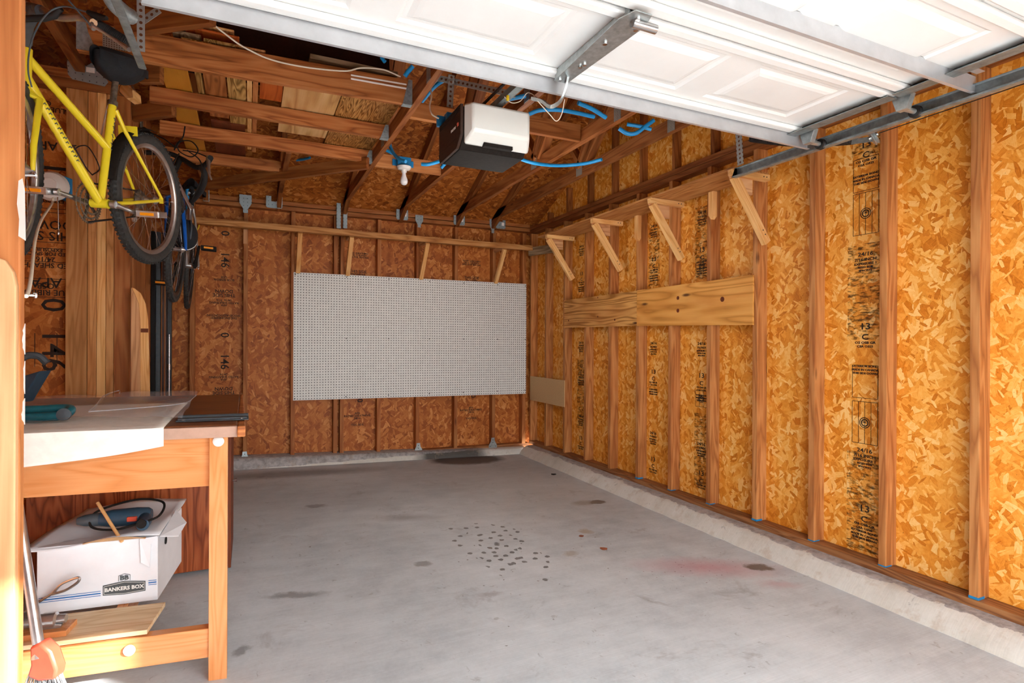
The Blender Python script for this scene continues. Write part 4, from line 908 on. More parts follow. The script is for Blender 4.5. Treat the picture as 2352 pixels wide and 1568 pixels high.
for yc, w in ((3.20, .11), (3.75, .11), (4.88, .12)):
    for z0, v in ((2.28, 1), (2.02, 2), (1.85, 0), (1.30, 1), (1.08, 2), (.90, 0), (.55, 1), (.35, 2)):
        if z0 < 1.8 and z0 > 1.4: continue
        stamp_right(yc, z0, w, False, v)
def frame_lines(y0, y1, z0, z1, n=3, arch=True):
    g = MB(); X = XO-.0012
    for i in range(n+1):
        y = y0+(y1-y0)*i/n; g.span((X-.0004, y-.0012, z0), (X, y+.0012, z1))
    for z in (z0, z1): g.span((X-.0004, min(y0, y1), z-.0012), (X, max(y0, y1), z+.0012))
    if arch:
        c = V((X, (y0+y1)/2, (z0+z1)/2)); g.torus(c, (1, 0, 0), .028, .0022, 24, 4); g.torus(c, (1, 0, 0), .018, .003, 20, 4)
        for k in range(7):
            a = PI*k/6; g.beam(c, c+V((0, math.cos(a)*.02, math.sin(a)*.02)), .001, .003, (1, 0, 0))
    g.build('printed_stamp', M_INK, wr)
frame_lines(2.04, 1.90, 1.88, 2.11, 4); frame_lines(2.04, 1.90, .73, .96, 4); frame_lines(2.04, 1.90, 2.12, 2.30, 1, False); frame_lines(2.04, 1.90, .98, 1.16, 1, False)
frame_lines(3.26, 3.14, 1.78, 1.92, 3); frame_lines(3.26, 3.14, .80, .92, 3)
g = MB()
for (ya, yb, za, zb_) in ((1.87, 2.07, 1.30, 1.83), (1.87, 2.07, .14, .68), (1.88, 2.05, 2.30, 2.45), (3.13, 3.27, .2, .75), (3.13, 3.27, 1.75, 2.3), (3.68, 3.82, 1.75, 2.2), (4.82, 4.95, .4, 1.1)):
    X = XO-.0007; g.add([(X, ya, za), (X, yb, za), (X, yb, zb_), (X, ya, zb_)], [(0, 1, 2, 3)], [(ya, za, 0), (yb, za, 0), (yb, zb_, 0), (ya, zb_, 0)])
g.build('ink_smudge', M_SMUDGE, wr)
# rear wall stamps
def stamp_back(x, z, body, sz, rot=False, par=None, Y=None, sx=1, flip=False):
    Yy = (Y or YO)-.0012
    if flip: return text(body, sz, V((x, Yy, z)), (-1, 0, 0), (0, 0, -1), M_INK, par or wb, 'printed_stamp', .0006, 'CENTER', sx)
    if rot: return text(body, sz, V((x, Yy, z)), (0, 0, -1), (1, 0, 0), M_INK, par or wb, 'printed_stamp', .001, 'CENTER', sx)
    return text(body, sz, V((x, Yy, z)), (1, 0, 0), (0, 0, 1), M_INK, par or wb, 'printed_stamp', .0006, 'CENTER', sx)
for zc in (2.29, 1.33): stamp_back(-.24, zc, '0', .10, True)
for zc in (2.04, 1.08): stamp_back(-.24, zc, '146', .10, True)
for zc, b in ((1.72, 'THIS SIDE\nDOWN'), (.80, 'THIS SIDE\nDOWN')): stamp_back(-.215, zc, b, .045, flip=True)
for zc, b in ((1.86, 'BLUE RIBBON\nOSB'), (1.62, 'APA\nRATED SHEATHING\n24/16  7/16'), (1.50, 'THE ENGINEERED\nWOOD ASSOCIATION'), (.92, 'APA\nRATED SHEATHING\n24/16')): stamp_back(-.215, zc, b, .028, flip=True)
for xc in (1.02, 2.28):
    stamp_back(xc, 1.985, 'THIS SIDE\nDOWN', .042, flip=False); stamp_back(xc, 2.18, 'RATED SHEATHING\n24/16  7/16 INCH\nSIZED FOR SPACING', .024); stamp_back(xc, .52, 'APA\nRATED SHEATHING\n24/16', .03); stamp_back(xc, .40, 'THIS SIDE', .03); stamp_back(xc, .66, '0', .08, True)
YL = YA+.09
for (px, py, b, sz) in ((108, 502, 'DOWN', .062), (108, 528, 'THIS SIDE', .062), (105, 575, 'SIZED FOR SPACING\nEXPOSURE 1', .024), (105, 600, 'RATED SHEATHING\n24/16', .034), (105, 634, 'APA', .07), (105, 662, 'BLUE RIBBON\nOSB', .038), (100, 320, 'APA', .06), (100, 240, 'BLUE RIBBON\nOSB', .034), (105, 452, 'EXPOSURE 1\nRATED', .026)):
    p = sY(px, py, YL-.001); stamp_back(p.x, p.z-.01, b, sz*1.2, par=wl, Y=YL, flip=True)
for (px, py, b) in ((112, 805, '146'), (110, 700, '0'), (110, 385, '1')):
    p = sY(px, py, YL-.001); stamp_back(p.x-.03, p.z, b, .17, True, wl, YL)
g = MB()
for py in (478, 487, 545, 556, 570, 601, 640, 682):
    p = sY(105, py, YL-.0015); g.span((p.x-.108, YL-.002, p.z-.0015), (p.x+.108, YL-.0012, p.z+.0015))
for px in (80, 131):
    p, q = sY(px, 765, YL-.0015), sY(px, 842, YL-.0015); g.span((p.x-.0015, YL-.002, q.z), (p.x+.0015, YL-.0012, p.z))
g.build('printed_stamp', M_INK, wl)

# ------------------------------------------------------------------ near post
PK = 1.684
t = thing('door_post', 'orange stained wooden post at the edge of the view, sunlit near its foot', 'post', (-.463, 1.6, 0))
g = MB(); g.span((-.34, 0, 0), (0, .03, 3.2)); g.build('post_board', M_POST, t, bevel=.003)
g = MB(); zt = 1.285+.108*PK
g.prism([(-.34, 0), (-.0005, 0), (-.0005, zt-.065), (-.006, zt-.035), (-.020, zt-.010), (-.045, zt), (-.34, zt)], (0, -.012, 0), (1, 0, 0), (0, 0, 1), .02); g.build('face_board', M_POSTL, t, bevel=.003)
g = MB()
for (z0, z1, w) in ((1.285-.035, 1.285+.035, .0055), (1.285-.125, 1.285-.05, .0035), (1.285-.195, 1.285-.135, .0065)):
    n = 9; L_ = [(.029-w*random.uniform(1.2, 3.2)*(1-abs(2*i/n-1)**3), z0+(z1-z0)*i/n) for i in range(n+1)]; g.prism([(0.0296, z0), ]+[(0.0296, z1)]+L_[::-1], (.0008, 0, 0), (0, 1, 0), (0, 0, 1), .001)
g.build('paint_smear', M_PAINTW, t)
for (py, lab) in ((402, 'silver nail sticking out of the near post beside the front tyre'), (677, 'silver nail sticking out of the near post, holding the white cable')):
    a, b = sD(50, py, 1.31), sD(78, py+1, 1.33)
    g = MB(); g.cyl(a, b, .0032, 10); g.lathe([(.007, 0), (.007, .004)], b, (b-a), 12); tag(g.build('nail', M_STEEL, smooth=True), lab, 'nail', 'nails in the near post')
g = MB(); pz = sY(41, 415, 1.575); g.prism([(x*PK, z*PK) for x, z in [(0.001, .0), (.006, .003), (.009, -.012), (.010, -.06), (.0105, -.078), (.001, -.072), (.002, -.05), (-.001, -.03)]], pz, R2, (0, 0, 1), .0006); tag(g.build('paper_note', M_PAINTW), 'torn white paper scrap pinned to the near post', 'paper')
# white cable from lamp holder
lp = sY(119, 428, YA-.012)
hose('power_cable', [(122, 455, 2.6), (118, 470, 2.55), (95, 505, 2.2), (82, 545, 1.9), (76, 590, 1.7), (72, 630, 1.5), (66, 665, 1.36), (60, 680, 1.29)], .0045, M_CREAM, 'white cable hanging from the wall lamp holder down to the nail', 'cable')
t = thing('wall_lamp_holder', 'round white lamp holder on a blue box behind the yellow bike', 'lamp holder', lp); t.scale = (1.25, 1.25, 1.25)
g = MB(); g.lathe([(.068, 0), (.068, -.008), (.058, -.022), (.03, -.028), (.028, -.04)][::-1], (0, 0, 0), (0, 1, 0), 32); g.build('disc', M_WPLAS, t, smooth=True)
g = MB(); g.prism([(-.045, -.02), (.02, -.055), (.055, -.03), (.055, .045), (.01, .06)], (.02, .03, 0), (1, 0, 0), (0, 0, 1), .05); g.build('back_box', M_BLUEB, t, bevel=.003)
g = MB(); g.tube([(.027, -.02, -.05), (.03, -.02, -.20)], .0022, 6); g.lathe([(.002, -.20), (.005, -.205), (.006, -.22), (.003, -.226)], (.03, -.02, 0)); g.build('pull_chain', M_STEEL, t, smooth=True)

# ------------------------------------------------------------------ bicycles
def bicycle(name, lab, M3, T, sc, frame_mat, o):
    root = thing(name, lab, 'bicycle', T); root.rotation_euler = M3; root.scale = (sc, sc, sc)
    rw = .335; y = V((0, 1, 0))
    BB = V((.43, 0, .30)); sa = math.radians(72); sd = V((-math.cos(sa), 0, math.sin(sa)))
    ST_ = BB+sd*o['st']; SM = BB+sd*(o['st']*o['tt'])
    HT = V(o['ht']); HB = V(o['hb']); FH = V(o['fh'])
    fr = o.get('fr', .016)
    g = MB(); g.tube([BB, ST_], fr, 14); g.tube([HT, HB], fr*1.15, 14); g.tube([HT-(HT-HB)*.22, SM], fr*1.0, 14); g.tube([HT-(HT-HB)*.8, BB], fr*1.15, 14)
    g.cyl(BB-y*.036, BB+y*.036, .021, 16)
    for s_ in (-1, 1):
        hub = V((0, s_*.062, rw))
        g.tube([BB+V((-.02, s_*.022, 0)), V((.26, s_*.040, .312)), hub+V((.012, 0, 0))], [.011, .0095, .0075], 10)
        g.tube([ST_-sd*.03+V((-.005, s_*.015, 0)), ST_-sd*.10+V((-.06, s_*.032, -.02)), hub+V((.0, 0, .012))], [.009, .009, .007], 10)
        g.box(hub+V((.004, 0, 0)), (.035, .005, .03))
    if o.get('bridge'):
        q = ST_*.62+V((0, 0, rw))*.38; g.box(V((.165, 0, .655)), (.006, .085, .045))
    fm = g.build('frame', frame_mat, root, smooth=True)
    if o.get('decal'):
        A = HT-(HT-HB)*.8; d = (BB-A).normalized(); up = y.cross(d)
        for (P0, dd, n, rad, off, step) in ((A+d*.10, d, 13, fr*1.15, .25, .020), (BB+sd*o['st']*.55, sd, 8, fr, .1, .020)):
            w_ = (y*math.cos(off)+dd.cross(y)*math.sin(off)).normalized(); g = MB()
            for k in range(n):
                c = P0+dd*(step*k)+w_*rad; t_ = dd.cross(w_)
                Rm = Matrix((dd, t_, w_)).transposed(); g.box(c, (.011, .003, .002), Rm); g.box(c+t_*.004-dd*.003, (.0035, .010, .002), Rm)
                if k % 2: g.box(c-t_*.004+dd*.003, (.0035, .008, .002), Rm)
            g.build('lettering', M_GREYP, fm)
    # seat post & saddle
    sp = ST_+sd*o['post']
    g = MB(); g.cyl(ST_, sp, .0135, 12); g.lathe([(.02, 0), (.02, .022)], ST_-sd*.012, sd, 14); g.build('seat_post', o.get('postmat', M_RUST), root, smooth=True)
    g = MB(); nx, ny = 16, 10
    def sad(u, v):
        x = -.14+u*.30; w = (.085*(1-u)**.7+.022) if u > .15 else .085*(.55+.45*u/.15)+.015; w = min(w, .092)
        a = (v-.5)*PI*1.15; return sp+V((x, math.sin(a)*w, .03+math.cos(a)*.022*(1 if abs(a) < PI/2 else 2.2)+.015*(u-.4)**2*4-(.02 if abs(a) > PI/2 else 0)))
    g.grid(sad, nx, ny)
    base = [sp+V((-.14, 0, .005)), sp+V((.16, 0, .01))]
    g.tube([sp+V((-.12, 0, .01)), sp+V((0, 0, .012)), sp+V((.12, 0, .012))], [.03, .022, .012], 10)
    sdl = g.build('saddle', M_BLKCLOTH, root, smooth=True)
    if o.get('cover'):
        g = MB(); N = 28
        rings = []
        for (k, dz, f) in ((0, .055, .25), (1, .05, .8), (2, .03, 1.0), (3, .0, 1.0), (4, -.03, .92), (5, -.06, .60), (6, -.075, .28)):
            R_ = []
            for i in range(N):
                a = 2*PI*i/N; cx = math.cos(a); w = .098*(1-.55*max(0, cx)**1.2); R_.append(sp+V((-.01+.155*cx*(f if f > .5 else f*1.1), w*math.sin(a)*f*(1+.03*math.sin(i*2.3+k)), .03+dz)))
            rings.append(R_)
        vs = [p for r in rings for p in r]; fs = [(i*N+k, i*N+(k+1) % N, (i+1)*N+(k+1) % N, (i+1)*N+k) for i in range(len(rings)-1) for k in range(N)]
        fs += [tuple(range(N)), tuple(range((len(rings)-1)*N, len(rings)*N))[::-1]]
        g.add(vs, fs); g.build('saddle_cover', M_BLKCLOTH, sdl, smooth=True)
    g = MB(); g.cyl(sp+V((-.03, -.03, -.005)), sp+V((-.03, .03, -.005)), .014, 12); g.cyl(sp-V((0, .025, .0)), sp+V((0, .025, 0)), .016, 12); g.build('saddle_clamp', M_CHROME, root, smooth=True)
    # wheels
    def wheel(nm, c, ax, tw, spoke_off=.03):
        c = V(c); ax = V(ax).normalized()
        g = MB(); g.torus(c, ax, rw-tw*.62, tw*.62, 72, 12, tw*.5); tread = 84
        u = ax.orthogonal().normalized(); w = ax.cross(u)
        for k in range(tread):
            a = 2*PI*k/tread; d = u*math.cos(a)+w*math.sin(a); tt_ = -u*math.sin(a)+w*math.cos(a)
            for off, rr in ((-.30, .985), (0, 1.0), (.30, .985)):
                cc = c+d*(rw*rr)+ax*(off*tw)+tt_*(.006 if off == 0 else 0); Rm = Matrix((tt_, ax, d)).transposed(); g.box(cc, (.012, tw*.26, .005), Rm)
        tyre = g.build(nm, M_RUBBER, root, smooth=True)
        g = MB(); rr = rw-tw*1.05-.006
        for (r0, r1, off) in ((rr-.012, rr+.012, .0),):
            prof = [(r1, -.013), (r0+.002, -.013), (r0-.006, -.007), (r0-.006, .007), (r0+.002, .013), (r1, .013)]
            N = len(prof); S = 64; vs = []; fs = []
            for i in range(S):
                a = 2*PI*i/S; d = u*math.cos(a)+w*math.sin(a)
                for r_, z_ in prof: vs.append(c+d*r_+ax*z_)
            for i in range(S):
                j = (i+1) % S
                for k in range(N): k2 = (k+1) % N; fs.append((i*N+k, j*N+k, j*N+k2, i*N+k2))
            g.add(vs, fs)
        g.build('rim', o.get('rimmat', M_CHROME), tyre, smooth=True)
        g = MB(); g.lathe([(.006, -.055), (.006, -.05), (.022, -.032), (.022, -.028), (.013, -.024), (.013, .024), (.022, .028), (.022, .032), (.006, .05), (.006, .055)], c, ax, 16); g.build('hub', M_CHROME, tyre, smooth=True)
        g = MB(); n = 32
        for k in range(n):
            a = 2*PI*k/n; b = a+(.5 if (k//2) % 2 else -.5)*1.1; sgn = 1 if k % 2 else -1
            p = c+(u*math.cos(b)+w*math.sin(b))*.021+ax*sgn*.03; q = c+(u*math.cos(a)+w*math.sin(a))*(rr-.01)+ax*sgn*.002
            g.tube([p, q], .0011, 4)
        g.build('spokes', M_STEEL, tyre)
        return tyre
    rwheel = wheel('rear_wheel', (0, 0, rw), y, o['tw'])
    wheel('front_wheel', FH, o['fax'], o['tw'])
    g = MB(); g.lathe([(.006, -.052), (.05, -.05), (.05, -.044), (.035, -.03), (.03, -.026)], (0, 0, rw), (0, 1, 0), 24); g.build('cassette', M_RUST, root, smooth=True)
    g = MB(); fa = V(o['fax']).normalized(); st_ax = (HT-HB).normalized()
    crown = HB-st_ax*.03
    for s_ in (-1, 1): g.tube([crown, crown+fa*s_*.045-st_ax*.02, FH+fa*s_*.052+st_ax*.09, FH+fa*s_*.052], [.013, .013, .011, .008], 10)
    g.cyl(HB, crown-st_ax*.01, .016, 14); g.build('fork', o.get('forkmat', frame_mat), root, smooth=True)
    # crank
    ca = o['crank']; cd = V((math.cos(ca), 0, math.sin(ca)))
    g = MB()
    cx = BB-y*.048
    for (r_, off) in ((.088, 0), (.070, .006), (.050, .012)):
        c_ = cx+y*off; g.torus(c_, y, r_, .004, 48, 6, .0015)
        n = int(r_*500)
        for k in range(n):
            a = 2*PI*k/n; d = V((math.cos(a), 0, math.sin(a))); Rm = Matrix((V((-math.sin(a), 0, math.cos(a))), y, d)).transposed(); g.box(c_+d*(r_+.005), (.004, .0018, .006), Rm)
    for k in range(5):
        a = ca+2*PI*k/5; d = V((math.cos(a), 0, math.sin(a))); g.beam(cx, cx+d*.085, .012, .006, y)
    ring = g.build('chainring', M_RUST, root)
    for s_, nm in ((-1, 'crank_arm'), (1, 'crank_arm')):
        d = cd*(-s_); a0 = BB+y*s_*.058; a1 = a0+d*.17+y*s_*.014
        g = MB(); g.tube([a0, a0+d*.05+y*s_*.004, a1], [.016, .011, .010], 10); g.cyl(a0-y*s_*.012, a0+y*s_*.008, .018, 16); g.cyl(a1-y*.008, a1+y*.008, .014, 14); g.build('crank_arm', o.get('crankmat', M_CHROME), root, smooth=True)
        pc = a1+y*s_*.065; g = MB(); L_ = .10; pw = .08
        pd = V(o.get('pdir', (1, 0, 0))).normalized(); pu = y.cross(pd)
        Rm = Matrix((pd, y, pu)).transposed()
        for q in (-1, 1):
            g.box(pc+pd*q*pw/2, (.010, L_, .030), Rm); g.box(pc+y*q*L_/2*.95, (pw, .008, .026), Rm)
        for q in (-.25, .25): g.box(pc+y*q*L_, (pw, .006, .012), Rm)
        g.cyl(pc-y*L_*.5, pc+y*L_*.5, .011, 12); pdl = g.build('pedal', o.get('pedalmat', M_CHROME), root, bevel=.0015)
        for q in (-1, 1): g = MB(); g.box(pc+pd*q*(pw/2+.005), (.003, L_*.62, .014), Rm); g.build('reflector', M_ORREF, pdl)
    # chain
    g = MB(); hub = V((0, -.046, rw))
    g.tube([cx+V((.02, .006, -.086)), V((.05, -.046, .245)), ], .0045, 6); g.tube([cx+V((-.01, .006, .088)), hub+V((.0, 0, .04))], .0045, 6)
    g.build('chain', M_DARKM, root)
    g = MB(); g.beam(V((.02, -.055, .31)), V((.055, -.05, .235)), .012, .014, (0, 1, 0)); g.lathe([(.004, -.005), (.02, -.005), (.02, .005), (.004, .005)], V((.03, -.05, .27)), y, 12); g.lathe([(.004, -.005), (.02, -.005), (.02, .005), (.004, .005)], V((.055, -.05, .235)), y, 12); g.build('derailleur', M_CHROME, root, smooth=True)
    return root, BB, ST_, sd, HT, HB, FH, sp
def to_local(w, M3, T, sc): return (Euler(M3).to_matrix().inverted()@(V(w)-V(T)))/sc
S = 1.0
QB = 1/.94
e1 = (math.radians(-2.58), math.radians(11.445), math.radians(251.36)); T1 = V((-.473*S, 3.562*S, .408*S+H))
def L1(w): return to_local(w, e1, T1, S)
fh1 = L1(sD(34, 385, 1.98*QB))
fa_w = V((.998, .062, -.04)); fa1 = (Euler(e1).to_matrix().inverted()@fa_w)
FAX = fa1
o1 = dict(st=.481, tt=.55, ht=L1(sD(61, 112, 2.03*QB)), hb=L1(sD(58, 192, 2.03*QB)), fh=fh1, post=.155, cover=True, decal=True, bridge=True, tw=.046, fax=fa1, crank=math.radians(12), fr=.0165, pdir=(1, .0, .0))
b1, BB, ST_, sd, HT, HB, FH, sp = bicycle('bicycle', 'yellow mountain bike with black covered saddle hanging from the ceiling', e1, T1, S, M_YEL, o1)
# handlebar of the yellow bike
def wl1(px, py, d): return L1(sD(px, py, d*QB))
g = MB(); g.tube(smooth_path([wl1(40, 5, 1.95), wl1(58, 10, 1.94), wl1(100, 24, 1.90), wl1(120, 36, 1.88), wl1(145, 41, 1.86), wl1(185, 40, 1.83), wl1(215, 52, 1.80)], 6), .0125, 12); hb = g.build('handlebar', M_CHROME, b1, smooth=True)
g = MB(); pts = [wl1(225, 56, 1.84), wl1(262, 78, 1.86), wl1(300, 103, 1.88)]; g.tube(pts, .0165, 14)
for k in range(16):
    q = pts[0]+(pts[2]-pts[0])*(.25+.045*k); d = (pts[2]-pts[0]).normalized(); g.torus(q, d, .017, .0018, 16, 6)
g.build('grip', M_GRIP, hb, smooth=True)
g = MB(); g.tube([wl1(214, 60, 1.79), wl1(240, 76, 1.80), wl1(270, 95, 1.79), wl1(297, 114, 1.77)], [.006, .0045, .006, .008], 8); g.tube([wl1(208, 44, 1.80), wl1(210, 60, 1.80), wl1(216, 66, 1.80)], .009, 8); g.build('brake_lever', M_CHROME, hb, smooth=True)
g = MB(); g.tube([wl1(55, 43, 1.86), wl1(100, 42, 1.85), wl1(125, 36, 1.85), wl1(140, 20, 1.84)], [.011, .012, .012, .009], 10); g.build('bar_end', M_GRIP, hb, smooth=True)
g = MB(); g.tube([wl1(202, 28, 1.80), wl1(222, 38, 1.80), wl1(245, 42, 1.79)], [.008, .013, .007], 10); g.build('shifter', M_BLACKP, hb, smooth=True)
g = MB(); g.tube([wl1(84, 22, 1.90), wl1(62, 60, 1.97), wl1(62, 100, 2.02)], [.018, .02, .017], 12); g.cyl(wl1(70, 20, 1.92), wl1(94, 26, 1.90), .021, 14); g.build('stem', M_GREYP, b1, smooth=True)
g = MB(); g.tube(smooth_path([wl1(200, 28, 1.80), wl1(150, 15, 1.80), wl1(110, 30, 1.80), wl1(80, 75, 1.85), wl1(67, 120, 1.9), wl1(65, 165, 1.95), wl1(73, 200, 1.98)]), .0028, 6)
g.tube([wl1(157, 0, 1.76), wl1(208, 58, 1.79)], .0028, 6); g.build('brake_cable', M_GREYP, b1, smooth=True)
g = MB(); g.tube(smooth_path([wl1(232, 310, 2.75), wl1(247, 245, 2.72), wl1(258, 229, 2.72), wl1(267, 238, 2.74), wl1(266, 252, 2.8)]), .0035, 6); g.build('rear_cable', M_CHROME, b1, smooth=True)
# bottle cage
g = MB(); g.tube(smooth_path([wl1(168, 345, 2.6), wl1(185, 335, 2.6), wl1(205, 340, 2.62), wl1(228, 385, 2.66), wl1(212, 402, 2.68)]), .003, 6); g.tube(smooth_path([wl1(168, 333, 2.56), wl1(185, 362, 2.6), wl1(198, 385, 2.64), wl1(212, 402, 2.68)]), .003, 6); g.tube(smooth_path([wl1(168, 345, 2.6), wl1(162, 335, 2.6), wl1(175, 334, 2.6)]), .003, 6); g.build('bottle_cage', M_DARKM, b1, smooth=True)
# front edge mudguard, a dark strip over the rear tyre
g = MB(); rwk = .335; n = 18
def mg(u, v):
    a = math.radians(168-u*85); r = rwk+.016; x = math.cos(a)*-1; return V((-r*math.cos(a), (v-.5)*.058, rwk+r*math.sin(a)+.006*(1-(2*v-1)**2)))
g.grid(mg, 18, 6); g.build('mudguard', M_BLACKP, b1, smooth=True, sol=.0025)
# pale wooden block tied to the seat post
t = thing('wooden_block', 'pale pointed wooden block tied under the black bike saddle', 'block', sD(298, 215, 2.66*QB))
c0, c1 = sD(284, 200, 2.70*QB)-t.location, sD(314, 230, 2.62*QB)-t.location
g = MB(); d = (c1-c0); L = d.length; 
g.prism([(0, -.022), (L*.75, -.026), (L*1.05, .0), (L*.8, .026), (L*.2, .026), (-.01, .01)], c0, d, Fv.cross(d), .045); g.build('block', M_PINE, t, bevel=.002)
g = MB(); g.torus(c0+d*.25, d, .034, .0012, 20, 5); g.build('tie_wire', M_DARKM, t)

e2y = math.atan2(3.942-4.95, -.401+.431); e2 = (math.radians(-3), math.radians(.5), e2y)
QC = 1.08; SB = 1.04
T2 = V((-.431*QC, 4.95*QC, .559*QC+H-.335*SB))
def L2(w): return to_local(w, e2, T2, SB)
o2 = dict(st=.50, tt=.93, ht=L2(sD(398, 395, 3.62*QC)), hb=L2(sD(400, 440, 3.58*QC)), fh=L2(sD(405, 572, 3.42*QC)), post=.10, tw=.034, fax=(.06, 1, 0), crank=math.radians(-62), fr=.017, postmat=M_DARKM, forkmat=M_BLUEP, crankmat=M_BLACKP, pedalmat=M_BLACKP, rimmat=M_DARKM)
b2 = bicycle('bicycle', 'silver and blue road bike with drop handlebar hanging behind the yellow bike', e2, T2, SB, M_CHROME, o2)[0]
def wl2(px, py, d): return L2(sD(px, py, d*QC))
g = MB(); g.tube(smooth_path([wl2(330, 350, 3.6), wl2(385, 352, 3.6), wl2(420, 366, 3.6), wl2(450, 384, 3.5), wl2(472, 378, 3.4), wl2(484, 362, 3.32)], 6), .016, 12); g.tube(smooth_path([wl2(462, 382, 3.42), wl2(470, 400, 3.42), wl2(468, 420, 3.45), wl2(458, 442, 3.5), wl2(440, 462, 3.58)], 6), .018, 12); hb = g.build('handlebar', M_GRIP, b2, smooth=True)
g = MB(); g.tube(smooth_path([wl2(478, 360, 3.34), wl2(479, 380, 3.3), wl2(481, 400, 3.28), wl2(486, 413, 3.28)], 5), [.012]*5+[.009]*5+[.006]*5+[.004], 8); g.build('brake_lever', M_CHROME, hb, smooth=True)
g = MB(); g.tube(smooth_path([wl2(327, 300, 3.4), wl2(345, 315, 3.4)], 4), .028, 10); g.build('brake_hood', M_BLACKP, hb, smooth=True)
g = MB(); g.tube([wl2(398, 400, 3.62), wl2(415, 362, 3.6)], .018, 10); g.build('stem', M_BLACKP, b2, smooth=True)
for pl in ([(425, 290), (420, 315), (406, 330), (400, 345)], [(404, 340), (415, 325), (440, 325), (455, 345), (440, 360), (415, 350), (407, 338)], [(412, 352), (400, 370), (395, 385)], [(340, 302), (375, 318), (405, 340)], [(430, 345), (460, 370), (462, 410), (440, 460)], [(420, 345), (450, 350), (480, 362)]):
    pts = [wl2(x, y_, 3.35) for x, y_ in pl]; g = MB(); g.tube(smooth_path(pts), .0038, 6); g.build('cable_loop', M_BLACKP, b2, smooth=True)
# helmet-like bag
t = thing('bicycle_helmet', 'black bicycle helmet with white rim stripe hanging on the road bike', 'helmet', sD(420, 540, 3.86))
g = MB(); N = 24; rings = []
for i in range(11):
    a = PI*i/10*.62; rings.append([V((math.sin(a)*.085*math.cos(2*PI*k/N), math.sin(a)*.12*math.sin(2*PI*k/N)*.95, math.cos(a)*.10)) for k in range(N)])
Rm = (-Fv*.6+R2*.5+V((0, 0, .55))).to_track_quat('Z', 'Y').to_matrix(); vs = [Rm@p for r in rings for p in r]
g.add(vs, [(i*N+k, i*N+(k+1) % N, (i+1)*N+(k+1) % N, (i+1)*N+k) for i in range(10) for k in range(N)]); g.build('shell', M_BLKCLOTH, t, smooth=True, sol=.012)
g = MB(); g.tube([Rm@p for p in rings[9]], .008, 8, True); g.build('rim_stripe', M_WPLAS, t, smooth=True)
g = MB()
for k in (-1, 0, 1): g.tube([Rm@(V((.02*k+.02*k*math.sin(PI*i/10*.6), 0, 0))+V((0, math.sin(PI*(i-5)/10)*.10, .012+math.cos(PI*(i-5)/10)*.094))) for i in range(11)], .006, 6)
g.build('vent_rib', M_GREYP, t, smooth=True)
# yellow hook
p = sY(448, 528, YB-.03); g = MB(); g.tube(smooth_path([p+V((-.01, .03, 0)), p+V((-.02, -.02, -.01)), p+V((.02, -.03, .0)), p+V((.035, -.03, .045))]), .006, 8); tag(g.build('yellow_hook', M_YTAG, smooth=True), 'small yellow hook on the rear wall beside the bikes', 'hook')
g = MB(); a = sY(430, 425, 5.7); b = sY(431, 500, 5.75); g.tube([a, b], .016, 10); g.tube([sY(431, 560, 5.75), sY(432, 590, 5.75)], .014, 10); tag(g.build('blue_conduit', M_BLUE, smooth=True), 'vertical blue conduit in the rear corner behind the road bike', 'conduit')

# ------------------------------------------------------------------ desk / bench
K = 1.25                        # bench furniture is drawn small and built at this factor
FRx, FRy = -.0705, 2.352            # front right leg, outer corner
tl = V((-.990, .138, 0)).normalized(); bk = V((0, 1, 0))
ztw = H-.309                    # height of the bench top
zt = ztw/K
desk = thing('workbench', 'orange oak workbench with dark top and heavy front legs', 'workbench', (FRx, FRy, 0)); desk.scale = (K, K, K)
def D(u, v, z): return tl*u+bk*v+V((0, 0, z))
Rm = Matrix((tl, bk, V((0, 0, 1)))).transposed()
lw = .050
g = MB(); g.box(D(lw/2+.0, lw/2, (zt-.03)/2), (lw, lw, zt-.03), Rm); g.build('leg', M_DESK, desk, bevel=.002)
g = MB(); g.box(D(1.25, lw/2, (zt-.03)/2), (lw, lw, zt-.03), Rm); g.build('leg', M_DESK, desk, bevel=.002)
g = MB(); g.box(D(lw/2+.03, .92, (zt-.03)/2), (lw, lw, zt-.03), Rm); g.build('leg', M_DESK, desk, bevel=.002)
g = MB(); g.box(D(1.25, .92, (zt-.03)/2), (lw, lw, zt-.03), Rm); g.build('leg', M_DESK, desk, bevel=.002)
za = sD(478, 1113, 1.70*K).z/K
g = MB(); g.box(D(.05+.575, .032, (za+zt-.034)/2), (1.15, .022, zt-.034-za), Rm); g.build('front_apron', M_DESK, desk, bevel=.0015)
zs0, zs1 = sD(472, 1500, 1.70*K).z/K, sD(472, 1434, 1.70*K).z/K
g = MB(); g.box(D(.05+.575, .03, (zs0+zs1)/2), (1.15, .035, zs1-zs0), Rm); g.build('stretcher', M_DESK, desk, bevel=.002)
for u in (.30, 1.24):
    g = MB(); g.beam(D(u+.015, .05, zs1-.04), D(u+.015, .9, zs1-.04), .03, .08); g.build('side_rail', M_DESK, desk, bevel=.002)
g = MB(); g.box(D(.64+.15, .88, zs1-.021), (.98, .03, .04), Rm); g.build('cross_rail', M_DESKB, desk, bevel=.002)
for (px, py) in ((504, 1012), (297, 1493)):
    q = sD(px, py, 1.68*K)/K; d0 = D(0, -1, 0)
    u = (px == 297)
    P0 = D(.025, 0, q.z) if not u else None
    if u:
        # distance along the stretcher
        r = ray(px, py); n = V((tl.y, -tl.x, 0)); s_ = (V((FRx, FRy, 0))+bk*.012).dot(n)/r.dot(n); P0 = (r*s_+V((0, 0, H))-V((FRx, FRy, 0)))/K
    g = MB(); nn = V((tl.y, -tl.x, 0)); nn = nn if nn.y < 0 else -nn; g.lathe([(.0155, -.001), (.0155, .003), (.012, .006), (.006, .0075)], P0, nn, 22); g.build('bolt_cap', M_WPLAS, desk, smooth=True)
